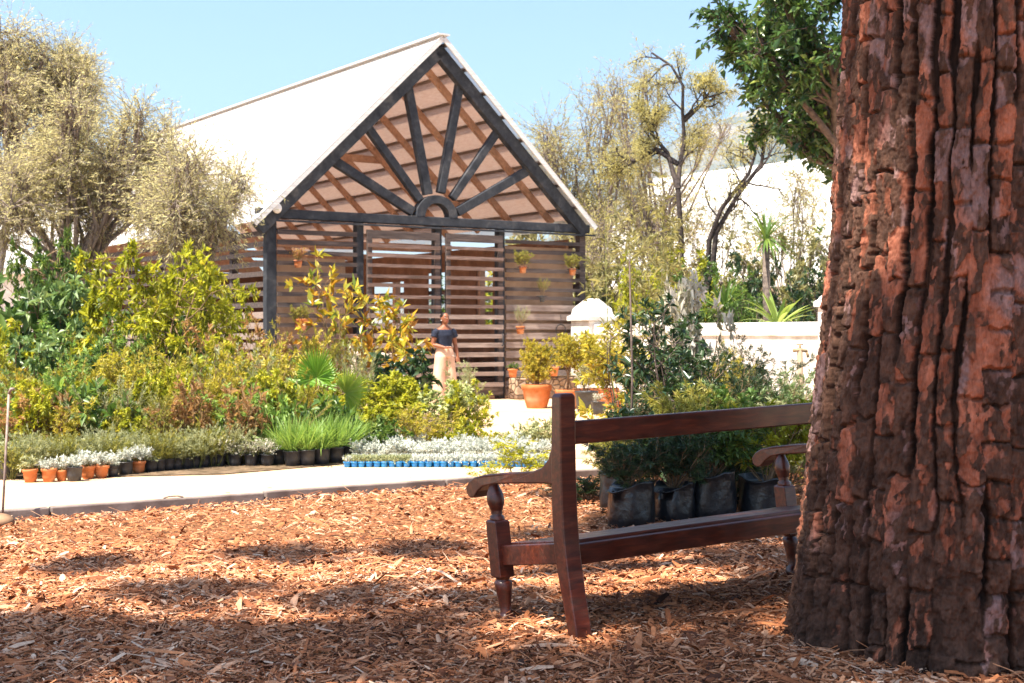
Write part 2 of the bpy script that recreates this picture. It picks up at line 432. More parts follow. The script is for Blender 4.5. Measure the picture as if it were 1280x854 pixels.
# the odd long splinter
big = R.random(n) < .0025; L = np.where(big, R.uniform(.14, .3, n), L); Wd = np.where(big, R.uniform(.012, .022, n), Wd); L = np.where(spill, L * .7, L)
az = R.uniform(0, 6.283, n); tilt = np.clip(R.normal(0, .26, n), -.6, .6); roll = R.normal(0, .38, n); tilt = np.where(big, tilt * .25, tilt); tilt = np.where(spill, tilt * .15, tilt); roll = np.where(spill, roll * .3, roll)
z = gz(x, y) - .008 * np.clip(1 - (ykerb(x) - y) / .5, 0, 1) + .006 + R.uniform(0, .022, n) + .25 * np.abs(np.sin(tilt)) * L
z = np.where(spill, -.044, z)
d = np.stack([np.cos(az) * np.cos(tilt), np.sin(az) * np.cos(tilt), np.sin(tilt)], -1)
sd = np.stack([-np.sin(az), np.cos(az), 0 * az], -1); up = np.cross(d, sd); sd2 = sd * np.cos(roll)[:, None] + up * np.sin(roll)[:, None]; up2 = np.cross(d, sd2)
P = np.stack([x, y, z], -1); V = np.empty((n, 9, 3)); T = .0018
for r_, (f, wdt, h) in enumerate(((-.5, .75, 0), (.05, 1, .07), (.5, .55, -.02))):
    c = P + d * (L * f)[:, None] + up2 * (L * h * R.uniform(-.4, 1.4, n))[:, None]
    wr = (Wd * wdt * R.uniform(.6, 1.1, n) / 2)[:, None]
    V[:, r_ * 3] = c + sd2 * wr; V[:, r_ * 3 + 1] = c + up2 * (T + Wd * .10)[:, None] ; V[:, r_ * 3 + 2] = c - sd2 * wr
b_ = np.arange(n)[:, None] * 9
fs = np.concatenate([b_ + np.array(q) for q in ([0, 1, 4, 3], [1, 2, 5, 4], [3, 4, 7, 6], [4, 5, 8, 7])])
tint = np.clip(R.beta(2.0, 1.7, n) + .18 * (vnoise(x * 1.7, y * 1.7, 21) - .5), 0, 1)
t = NT('wood_chip'); a = t.attr('tint')
c = t.ramp(a.outputs['Fac'], [(0, (.045, .018, .011)), (.22, (.18, .060, .026)), (.5, (.42, .150, .058)), (.78, (.55, .265, .14)), (1, (.70, .50, .36))])
c = t.mix(.5, c, t.ramp(t.noise(70, 4, t.coord()), [(.3, (.45, .45, .45)), (.7, (1.25, 1.25, 1.25))]), 'MULTIPLY'); t.col(c); CHIP = t.set(.8, .2)
tag(link('wood_chips', np_mesh('wood_chips', V.reshape(-1, 3), fs, CHIP, False, {'tint': np.repeat(tint, 9)})), 'orange brown wood chips strewn over the mulch bed', kind='stuff')

# far things: mountain
xs = np.linspace(-900, 2600, 140); ys = np.linspace(2300, 3900, 50); X, Y = np.meshgrid(xs, ys)
prof = np.interp(X / Y * F + 640, [300, 560, 660, 740, 800, 850, 905, 960, 1020, 1100, 1300, 1700], [40, 90, 160, 250, 330, 400, 455, 480, 440, 380, 260, 90])
rise = np.clip((Y - 2300) / 500, 0, 1) ** .8 * np.clip((3900 - Y) / 700, 0, 1) ** .6
Z = prof * rise * (.84 + .3 * fbm(X / 260, Y / 260, 5, 5)) - 5
MTN = m_noise('mountain_scrub', (.10, .11, .07), (.26, .23, .18), .012, rough=.95, bump=0)
grid_obj('mountain', X, Y, Z, MTN)

# the air between here and the mountain
hz = MB(); hz.box((400, 1650, 330), (6400, 5500, 672)); ho = hz.build('haze', None, None); tag(ho, kind='stuff')
hm = bpy.data.materials.new('haze_air'); hm.use_nodes = True; hn = hm.node_tree; hn.nodes.clear()
ou = hn.nodes.new('ShaderNodeOutputMaterial'); pv_ = hn.nodes.new('ShaderNodeVolumePrincipled'); pv_.inputs['Color'].default_value = (.42, .66, 1, 1); pv_.inputs['Density'].default_value = HAZE; pv_.inputs['Anisotropy'].default_value = .3
hn.links.new(pv_.outputs[0], ou.inputs['Volume']); ho.data.materials.append(hm)
# ================================================================== timber shed
def m_wood(name, a, b, c2, grain=(1.2, 14, 14), rough=.8, amt=.5):
    t = NT(name); v = t.coord(grain); f = t.noise(1.6, 6, v, .6, .4)
    c = t.ramp(f, [(.3, a), (.55, b), (.75, c2)])
    g = t.ramp(t.noise(6, 5, v), [(.35, (.6, .6, .6)), (.65, (1.12, 1.12, 1.12))])
    c = t.mix(amt, c, g, 'MULTIPLY'); t.col(c); t.bump(t.noise(5, 6, v), .4, .006); return t.set(rough, .2)
DARK = m_wood('stained_beam', (.022, .026, .034), (.045, .05, .06), (.10, .10, .105), (3, 3, 3))
DARKS = m_wood('dark_slat', (.045, .036, .035), (.10, .078, .072), (.19, .15, .135))  # dark stained timber; on upper slats eave shade is put into the colour
GREYS = m_wood('pale_slat', (.19, .145, .125), (.32, .25, .22), (.46, .38, .34))  # pale lower slats: weathered grey, with sunlight below the eave painted in
MIDS = m_wood('brown_slat', (.09, .06, .05), (.20, .135, .115), (.32, .235, .205))
BARN = m_wood('interior_timber', (.42, .25, .17), (.54, .34, .24), (.60, .42, .31), (3, 3, 3))
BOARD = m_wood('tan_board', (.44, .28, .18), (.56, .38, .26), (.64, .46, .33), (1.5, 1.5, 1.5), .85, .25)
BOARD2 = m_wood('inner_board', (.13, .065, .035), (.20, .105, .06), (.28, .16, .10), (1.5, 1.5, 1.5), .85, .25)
t = NT('white_sheet'); t.col(t.ramp(t.noise(3, 4, t.coord()), [(.3, (.78, .77, .75)), (.7, (.86, .85, .84))])); t.set(.55, .3)
tp = t.node('ShaderNodeBsdfTransparent'); mx = t.node('ShaderNodeMixShader'); mx.inputs[0].default_value = .6
t.l(t.b.outputs[0], mx.inputs[1]); t.l(tp.outputs[0], mx.inputs[2]); t.l(mx.outputs[0], t.out.inputs['Surface']); ROOF = t.m
t = NT('roof_lining'); v = t.coord((6, 1, 1))
lc = t.ramp(t.noise(7, 6, v), [(.35, (.78, .63, .55)), (.7, (.90, .79, .72))]); t.col(lc); t.set(.9, .1)
tr = t.node('ShaderNodeBsdfTranslucent'); t.l(t.mix(.35, lc, (.9, .72, .6)), tr.inputs['Color']); mx = t.node('ShaderNodeMixShader'); mx.inputs[0].default_value = .84
t.l(t.b.outputs[0], mx.inputs[1]); t.l(tr.outputs[0], mx.inputs[2]); t.l(mx.outputs[0], t.out.inputs['Surface']); LINING = t.m

RZ = math.atan2(.549, .836)
shed = thing('timber_shed', 'slatted timber shed with white sheet roof and black sunburst truss in its gable', 'shed', (-4.3, 25.5, -.05), RZ)
def upx(px): return (4.3 * F + (px - 640) * 25.5) / (F * .836 - (px - 640) * .549)
def fz(py, u): return CAMH + .05 - (py - HZ) / F * (25.5 + .549 * u)
def fp(px, py, w=.07): u = upx(px); return (u, w, fz(py, u))
UL, UR, UA, LEN = 0.0, 6.9, 3.44, 16.0
ZA, ZE, EL, ER = 7.0, 3.28, -.43, 7.08         # apex, eave heights and eave edges
slope = (ZA - ZE) / (UA - EL)
def roofz(u): return ZA - slope * abs(u - UA)
# roof sheets: white outer sheet, lining below the battens
for sgn, e in ((-1, EL), (1, ER)):
    for nm, off, mat, th, w0 in (('roof_sheet', 0, ROOF, .012, -.22), ('roof_lining', -.075, LINING, .008, .18)):
        b = MB(); n = 1; ee = e if nm == 'roof_sheet' else e - sgn * .25
        b.prism([(UA, w0, ZA + off), (ee, w0, roofz(ee) + off), (ee, w0, roofz(ee) + off - th), (UA, w0, ZA + off - th)], (0, LEN - w0 + .3, 0)); b.build(nm, mat, shed)
    for k in range(9):                          # battens between the two skins
        u = UA + sgn * (.12 + k * .44); z = roofz(u) - .045
        if sgn > 0 and u > ER - .05 or sgn < 0 and u < EL + .05: continue
        b = MB(); b.beam((u, -.18, z), (u, LEN + .2, z), .075, .05, (1, 0, -sgn * slope)); b.build('batten', DARKS, shed)
    ang = Vector((sgn, 0, -slope)).normalized(); nv = Vector((sgn * slope, 0, 1)).normalized()
    # front truss rafter, in the gable plane
    top = Vector((UA, 0, ZA - .09)); b = MB(); ln = (top - Vector((e, 0, roofz(e) - .09))).length - .08
    A = top + ang * .10 - nv * .14
    b.beam(A + Vector((0, .0, 0)), A + ang * (ln - .1), .17, .24, (0, 1, 0)); b.build('rafter', DARK, shed, bevel=.012)
    b = MB(); A = top + ang * .02 + Vector((0, -.205, .04)); b.beam(A, A + ang * (ln + .05), .03, .10, (0, 1, 0)); b.build('barge_board', m_wood('pale_barge', (.60, .60, .61), (.68, .68, .68), (.76, .76, .75)) if sgn < 0 else bpy.data.materials['pale_barge'], shed)
    for k in range(11):                         # inner rafters carrying the lining
        wv = .95 + k * 1.45
        b = MB(); A = Vector((UA, wv, ZA - .16)); E = Vector((e - sgn * .3, wv, roofz(e - sgn * .3) - .16)); b.beam(A, E, .09, .14, (0, 1, 0)); b.build('inner_rafter', BARN, shed)
# ridge cap
b = MB(); b.beam((UA, -.24, ZA + .012), (UA, LEN + .3, ZA + .012), .26, .03, (1, 0, 0)); b.build('ridge_cap', bpy.data.materials['pale_barge'], shed)
# tie beam
ZT = fz(268, 0) + .02
def tz(u): return ZT + .004 * u
b = MB(); b.box(((UL + UR) / 2 - .06, .07, ZT), (UR - UL + .42, .2, .17)); b.build('tie_beam', DARK, shed, bevel=.012)
b = MB(); b.box(((UL + UR) / 2, -.05, ZT - .13), (UR - UL + .5, .06, .035)); b.build('door_rail', DARK, shed)
# sunburst struts and half-round hub
for a, c in (((514, 262), (415, 198)), ((524, 246), (459, 155)), ((536, 238), (510, 100)), ((554, 236), (577, 104)), ((570, 244), (623, 166)), ((577, 263), (664, 212))):
    b = MB(); rj = random.Random(a[0]); A, Cc = Vector(fp(*a, .075)), Vector(fp(*c, .075)); A += (A - Cc).normalized() * .08
    b.beam(A, Cc, .14 + rj.uniform(-.01, .01), .17 + rj.uniform(-.015, .02), (0, 1, 0)); b.build('strut', DARK, shed, bevel=.014)
uc = upx(546); zc = ZT + .085; out = []
for k in range(17): th = math.pi * k / 16; out.append((uc + .455 * math.cos(th), -.035, zc + .42 * math.sin(th)))
for k in range(16, -1, -1): th = math.pi * k / 16; out.append((uc + .27 * math.cos(th), -.035, zc + .27 * math.sin(th)))
b = MB(); n = 17
for k in range(16):
    q = [out[k], out[k + 1], out[2 * n - 2 - k], out[2 * n - 1 - k]]
    b.prism(q, (0, .21, 0))
b.build('hub_arch', DARK, shed, fix=False)
# posts
for u in (0, upx(451), upx(549), upx(628), UR):
    b = MB(); wdt = .2 if u in (0,) else .15; b.box((u, .10, ZT / 2 - .04), (wdt, .16, ZT - .09)); b.build('post', DARK if u < 6 else DARKS, shed, bevel=.01)
# slats of the fixed front bays
rs = random.Random(8)
def slats(name, u0, u1, w, zz, h, mat, th=.035, wob=.012, along='u'):
    b = MB()
    for z in zz:
        hh = h * rs.uniform(.9, 1.1); dz = rs.uniform(-wob, wob); tw = rs.uniform(-.006, .006)
        if along == 'u': b.box(((u0 + u1) / 2, w + rs.uniform(-.004, .004), z + dz), (abs(u1 - u0), th, hh), Matrix.Rotation(tw, 3, 'Y'))
        else: b.box((w + rs.uniform(-.004, .004), (u0 + u1) / 2, z + dz), (th, abs(u1 - u0), hh), Matrix.Rotation(tw * .4, 3, 'X'))
    return b.build(name, mat, shed)
zs = [.12 + .188 * k for k in range(17)]
def span(lo, hi): return [z for z in zs if lo <= z < hi]
u1, u2, u3 = upx(451), upx(549), upx(628)
slats('upper_slats', .10, u1 - .08, .0, span(1.3, 4), .08, DARKS)
slats('lower_slats', .10, u1 - .08, .0, span(0, 1.3), .085, MIDS)
slats('upper_slats', u3 + .08, UR - .08, .0, span(1.95, 4), .078, DARKS)
slats('lower_slats', u3 + .08, UR - .08, .0, span(0, 1.95), .125, GREYS)
b = MB(); b.box(((u3 + UR) / 2, .24, 1.55), (UR - u3 - .2, .02, 3.0)); b.build('back_board', BOARD, shed)
b = MB(); b.box(((.1 + u1) / 2, .45, 1.36), (u1 - .3, .02, 2.66)); b.build('back_board', BOARD, shed)
# two sliding doors: stiles, rails, slats
for a, c in ((u1 + .09, u2 - .02), (u2 + .1, u3 - .03)):
    fb = MB(); zb, ztp = .08, ZT - .22
    for uu in (a + .06, c - .06): fb.box((uu, -.055, (zb + ztp) / 2), (.10, .05, ztp - zb))
    fb.box(((a + c) / 2, -.052, zb + .08), (c - a - .21, .05, .16)); fb.box(((a + c) / 2, -.052, ztp - .08), (c - a - .21, .05, .15))
    d = fb.build('door', DARKS, shed)
    for nm, zz, h, mt in (('upper_door_slats', span(1.75, 3.0), .068, MIDS), ('lower_door_slats', span(.2, 1.75), .088, GREYS)):
        sb = MB()
        for z in zz: sb.box(((a + c) / 2, -.098 + rs.uniform(-.003, .003), z + rs.uniform(-.015, .015)), (c - a - .02, .03, h * rs.uniform(.88, 1.12)), Matrix.Rotation(rs.uniform(-.006, .006), 3, 'Y'))
        sb.build(nm, mt, d)
    hb = MB(); hb.tube([(c - .05, -.12, 1.05), (c - .05, -.15, 1.08), (c - .05, -.15, 1.26), (c - .05, -.12, 1.29)], .012, 6)
    hb.build('handle', DARK, d)
# side walls
for k in range(8):
    b = MB(); b.box((.05, 1.9 + k * 2.0, 1.62), (.13, .13, 3.25)); b.build('post', DARKS, shed)
    b = MB(); b.box((UR - .05, 1.9 + k * 2.0, 1.62), (.15, .15, 3.25)); b.build('post', BARN, shed)
slats('side_slats', .18, LEN, -.035, span(1.75, 4), .095, DARKS, along='w')
slats('side_slats', .18, LEN, -.035, span(0, 1.75), .115, GREYS, along='w')
slats('side_slats', .22, LEN, UR + .045, [.1 + .188 * k for k in range(7)] + [2.95, 3.14], .11, MIDS, along='w')
slats('side_slats', .22, LEN, UR + .045, [1.75, 2.3], .09, MIDS, along='w')
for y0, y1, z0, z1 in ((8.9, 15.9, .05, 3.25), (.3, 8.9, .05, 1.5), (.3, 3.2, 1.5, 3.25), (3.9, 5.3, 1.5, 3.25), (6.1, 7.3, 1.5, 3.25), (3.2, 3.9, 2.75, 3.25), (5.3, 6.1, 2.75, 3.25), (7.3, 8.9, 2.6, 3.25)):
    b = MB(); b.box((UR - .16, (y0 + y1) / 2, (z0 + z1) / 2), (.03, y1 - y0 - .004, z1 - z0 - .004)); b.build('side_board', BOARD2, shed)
# back wall, and beams across
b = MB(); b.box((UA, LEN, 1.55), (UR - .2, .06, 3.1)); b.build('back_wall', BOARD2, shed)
b = MB(); b.prism([(UL + .1, LEN, 3.12), (UR - .1, LEN, 3.12), (UA, LEN, ZA - .3)], (0, .05, 0)); b.build('back_gable', BOARD, shed)
for k in (3, 6, 9): 
    wv = .95 + k * 1.45
    b = MB(); b.box((UA, wv, 3.3), (UR, .1, .18)); b.build('cross_beam', BARN, shed)
    b = MB(); b.box((UA, wv + .12, 5.3), (3.3, .06, .16)); b.build('collar_tie', BARN, shed)
# potting bench along the inside of the right wall
b = MB(); b.box((UR - .75, 5.6, .85), (.9, 6.5, .06)); b.box((UR - .75, 5.6, .3), (.85, 6.4, .04))
for q in range(5): b.box((UR - 1.15, 2.6 + q * 1.5, .41), (.07, .07, .82))
b.build('staging_shelf', MIDS, shed)

# round white lamp at the eave end
W_ = Matrix.Translation((-4.3, 25.5, -.05)) @ Matrix.Rotation(RZ, 4, 'Z')
def SW(u, w_, z): return W_ @ Vector((u, w_, z))
WHITE = m_noise('white_plaster', (.60, .58, .55), (.80, .78, .76), 1.7, rough=.85, bump=.35, bd=.02, extra=((.50, .46, .42), 3.5))
t = NT('lamp_white'); t.col((.82, .81, .78)); LW = t.set(.35, .4)
lp = thing('round_lamp', 'round white bulkhead lamp fixed at the left end of the black tie beam', 'lamp', SW(upx(342), -.09, fz(261, 0)), RZ)
b = MB(); Rm = Matrix.Rotation(math.pi / 2, 3, 'X'); b.ell((0, -.06, 0), (.095, .095, .045), 20, 8, Rm); b.build('lamp_cover', LW, lp, True)
b = MB(); b.tube([(0, .06, 0), (0, -.05, 0)], [.075, .08], 18); b.build('lamp_base', DARK, lp, True)
# wire ring hung on the slats
rg = MB(); rg.tube([(.12 * math.cos(k * .2618), 0, .12 * math.sin(k * .2618)) for k in range(25)], .008, 6, cap=False)
rg.tube([(0, 0, .12), (0, .01, .33)], .004, 5)
ring = tag(rg.build('wire_ring', DARK), 'thin dark wire ring hanging on the pale lower slats near the shed corner', 'ring'); u = upx(700); ring.location = SW(u, -.035, fz(413, u)); ring.rotation_euler = (0, 0, RZ)

# stone trough along the foot of the right bay
t = NT('rubble_stone'); v = t.coord()
vo = t.node('ShaderNodeTexVoronoi'); vo.inputs['Scale'].default_value = 7; t.l(v, vo.inputs['Vector'])
ve = t.node('ShaderNodeTexVoronoi', feature='DISTANCE_TO_EDGE'); ve.inputs['Scale'].default_value = 7; t.l(v, ve.inputs['Vector'])
c = t.mix(.7, t.ramp(vo.outputs['Color'], [(.2, (.16, .10, .07)), (.5, (.30, .20, .13)), (.8, (.42, .31, .22))]), t.ramp(t.noise(14, 5, v), [(.3, (.6, .6, .6)), (.7, (1.1, 1.1, 1.1))]), 'MULTIPLY')
c = t.mix(t.ramp(ve.outputs['Distance'], [(.02, (1, 1, 1)), (.07, (0, 0, 0))]), c, (.11, .07, .05)); t.col(c)
t.bump(t.ramp(ve.outputs['Distance'], [(0, (0, 0, 0)), (.12, (1, 1, 1))]), .9, .04); STONE = t.set(.9, .15)
b = MB(); ua, ub = upx(630), upx(712)
nx, nz = 40, 14
tr_ = thing('stone_trough', 'low rubble stone planter wall along the foot of the shed front', 'planter', SW((ua + ub) / 2, -.30, 0), RZ)
b.box((0, 0, .21), (ub - ua, .3, .42)); b.build('stone_wall', STONE, tr_, bevel=.03, seg=3)
b = MB(); b.box((0, .0, .435), (ub - ua - .12, .2, .03)); b.build('soil', BED, tr_)

# ================================================================== white garden wall running from the shed corner
wd = Vector((.549, -.836, 0)); A0 = Vector((1.62, 28.75, -.05)); wl = 8.6; wz = math.atan2(wd.y, wd.x)
gw = thing('garden_wall', 'low whitewashed garden wall with a moulded coping and stout pillars', 'wall', A0, wz)
b = MB(); b.box((wl / 2, 0, .62), (wl, .34, 1.24)); b.build('wall_face', WHITE, gw, bevel=.01)
b = MB(); b.box((wl / 2, 0, 1.36), (wl, .42, .24)); b.build('coping', WHITE, gw, bevel=.03, seg=3)
def pillar(x, z, wdt, tall):
    b = MB(); b.box((x, 0, z / 2), (wdt, wdt, z)); p = b.build('pillar', WHITE, gw, bevel=.015)
    b = MB()
    b.loft([[(x + sx * s, sy * s, zz) for sx, sy in ((-1, -1), (1, -1), (1, 1), (-1, 1))] for s, zz in ((wdt * .60, z + .002), (wdt * .60, z + .09), (wdt * .5, z + .12), (wdt * .46, z + tall * .55), (wdt * .16, z + tall))])
    b.build('pillar_cap', WHITE, p, bevel=.01)
pillar(.0, 1.55, .62, .45); pillar(6.75, 1.72, .5, .3)
# green-wood standpipe in front of the wall
RUSTW = m_wood('old_pole', (.22, .15, .10), (.34, .25, .17), (.45, .36, .27), (8, 8, 1.5))
sp = thing('garden_standpipe', 'weathered wooden standpipe post with a brass tap before the white wall', 'tap', at(1000, 497, 15.2).xy.to_3d() + Vector((0, 0, -.05)))
b = MB(); b.tube([(0, 0, 0), (.01, 0, .55), (0, .01, 1.12)], [.038, .034, .03], 8); b.build('post', RUSTW, sp, True)
b = MB(); b.tube([(-.075, 0, 1.09), (0, 0, 1.10), (.075, 0, 1.085)], .018, 7); b.tube([(.07, 0, 1.09), (.085, -.01, 1.02)], .015, 7); b.tube([(0, 0, 1.1), (0, 0, 1.16)], .012, 6); b.box((0, 0, 1.16), (.07, .014, .014))
b.build('tap', m_noise('old_brass', (.22, .15, .08), (.34, .25, .14), 20, rough=.5, bump=0), sp, True)

# ================================================================== white buildings beyond
def barn(name, label, A, B_, zr, ze, depth):
    A, B_ = Vector(A), Vector(B_); d = (B_ - A); L = d.length; o = thing(name, label, 'building', (A.x, A.y, 0), math.atan2(d.y, d.x))
    b = MB(); b.prism([(0, -depth, 0), (0, -depth, ze), (0, 0, zr - .25), (0, depth, ze), (0, depth, 0)], (L, 0, 0)); b.build('wall', WHITE, o)
    r = MB()
    for s in (-1, 1):
        r.prism([(-.4, 0, zr), (-.4, s * (depth + .4), ze - .15), (-.4, s * (depth + .4), ze - .4), (-.4, 0, zr - .25)], (L + .8, 0, 0))
    r.build('roof', m_noise(name + '_limewash', (.50, .49, .47), (.72, .71, .69), .5, rough=.9, bump=.6, bd=.08), o)
    for k in range(3):
        wb = MB(); x = L * (.2 + .3 * k); wb.box((x, -depth - .01, 1.6), (.9, .06, 1.2)); wn = wb.build('window', DARK, o)
        fb = MB(); fb.box((x, -depth - .06, 2.25), (1.1, .07, .1)); fb.box((x, -depth - .06, .95), (1.1, .09, .08)); fb.build('frame', WHITE, wn)
    return o
barn('whitewashed_barn', 'long whitewashed barn with a pale limewashed roof behind the garden trees', (xat(826, 58), 58, 0), (xat(1180, 47), 47, 0), 7.65, 3.2, 4.5)
barn('white_cottage', 'white roofed cottage glimpsed through the feathery trees on the left', (xat(-160, 62), 62, 0), (xat(85, 66), 66, 0), 9.3, 4.2, 5)
# ================================================================== hardwood bench
t = NT('mahogany'); v = t.coord((3, 22, 22)); f = t.noise(2.2, 6, v, .6, .6)
t.col(t.ramp(f, [(.3, (.022, .004, .002)), (.55, (.072, .012, .005)), (.75, (.14, .030, .011))])); t.bump(t.noise(9, 5, v), .12, .003)
rgh = t.ramp(t.noise(14, 4, t.coord()), [(.3, (.30, .30, .30)), (.7, (.48, .48, .48))]); t.l(rgh, t.b.inputs['Roughness'])
t.b.inputs['Specular IOR Level'].default_value = .5; t.b.inputs['Coat Weight'].default_value = .2; t.b.inputs['Coat Roughness'].default_value = .22; 
dust = t.ramp(t.noise(4.5, 6, t.coord((1, 3, 3)), .65), [(.50, (0, 0, 0)), (.78, (.30, .30, .30))]); t.col(t.mix(dust, t.b.inputs['Base Color'].links[0].from_socket, (.20, .085, .05))); MAHOG = t.m
BL = 1.72
bench = thing('garden_bench', 'dark red hardwood bench with turned front legs and scrolled arms beside the pine trunk', 'bench', (.22, 5.68, 0), 0)
bench.rotation_euler = (0, math.radians(-1.5), math.atan2(.57, .82))
def sym(pl): return pl
for x in (0, BL):
    cl = [(-.10, -.04, .056), (-.062, .13, .062), (-.022, .28, .072), (-.002, .42, .074), (.0, .6, .068), (-.003, .8, .062), (-.010, .958, .058)]
    zz = np.linspace(-.04, .958, 22); yc = np.interp(zz, [c[1] for c in cl], [c[0] for c in cl]); hw = np.interp(zz, [c[1] for c in cl], [c[2] for c in cl])
    yc = np.convolve(np.pad(yc, 2, 'edge'), np.ones(5) / 5, 'valid')
    b = MB(); wx = .0385
    b.loft([[(x - wx, yc[i] - hw[i] / 2, zz[i]), (x + wx, yc[i] - hw[i] / 2, zz[i]), (x + wx, yc[i] + hw[i] / 2, zz[i]), (x - wx, yc[i] + hw[i] / 2, zz[i])] for i in range(22)] +
           [[(x - wx * .8, yc[-1] - hw[-1] * .4, .972), (x + wx * .8, yc[-1] - hw[-1] * .4, .972), (x + wx * .8, yc[-1] + hw[-1] * .4, .972), (x - wx * .8, yc[-1] + hw[-1] * .4, .972)]])
    b.build('back_post', MAHOG, bench, bevel=.005)
    # front leg: turned foot, cone, square block, ring and vase
    lean = (0, .13); c0 = (x, .425, 0)
    def P_(r, z): return (r, z)
    b = MB(); b.lathe([(.02, -.045), (.034, -.035), (.041, -.008), (.037, .012), (.026, .022), (.023, .03), (.027, .07), (.035, .125), (.039, .15), (.036, .158), (.028, .164), (.030, .17), (.034, .176), (.034, .19)], 24, c0, lean)
    lg = b.build('front_leg', MAHOG, bench, True)
    b = MB(); h = .037
    b.loft([[(x + sx * h * q, .425 + .13 * z + sy * h * q, z) for sx, sy in ((-1, -1), (1, -1), (1, 1), (-1, 1))] for z, q in ((.176, .9), (.182, 1), (.408, 1), (.416, .88))])
    b.build('leg_block', MAHOG, lg, bevel=.003)
    b = MB(); b.lathe([(.03, .412), (.032, .42), (.030, .432), (.022, .438), (.026, .446), (.024, .452), (.028, .462), (.036, .485), (.038, .505), (.034, .53), (.024, .553), (.018, .568), (.019, .59)], 24, c0, lean)
    b.build('arm_support', MAHOG, lg, True)
    # arm
    o = [(.03, .80), (.045, .755), (.07, .705), (.115, .668), (.19, .646), (.30, .634), (.42, .622), (.52, .608), (.60, .590), (.645, .568), (.668, .54), (.662, .512), (.635, .496), (.605, .503), (.575, .532), (.535, .556), (.46, .572), (.34, .584), (.2, .596), (.09, .606), (.03, .604)]
    b = MB(); n = len(o); wv = [(.026 if p[0] < .2 else .026 + .010 * min(1, (p[0] - .2) / .3)) for p in o]
    vs = [(x - wv[i], o[i][0], o[i][1]) for i in range(n)] + [(x + wv[i], o[i][0], o[i][1]) for i in range(n)]
    b.add(vs, [tuple(reversed(range(n))), tuple(range(n, 2 * n))] + [(i, (i + 1) % n, n + (i + 1) % n, n + i) for i in range(n)])
    b.build('armrest', MAHOG, bench, bevel=.006, seg=3)
    b = MB(); b.beam((x, .03, .328), (x, .445, .268), .034, .084, (1, 0, 0)); b.build('side_rail', MAHOG, bench, bevel=.004)
b = MB(); b.box((BL / 2, 0, .812), (BL - .075, .036, .094)); b.build('top_rail', MAHOG, bench, bevel=.006)
b = MB(); b.box((BL / 2, -.008, .324), (BL - .075, .034, .084)); b.build('back_rail', MAHOG, bench, bevel=.005)
b = MB(); b.box((BL / 2, .462, .262), (BL - .075, .03, .07)); b.build('front_rail', MAHOG, bench, bevel=.005)
b = MB()
for k in range(5):
    y = .056 + k * .092; b.box((BL / 2, y, .372 - .145 * y), (BL - .08, .090, .018), Matrix.Rotation(-.144, 3, 'X'))
b.build('seat', MAHOG, bench, bevel=.004)

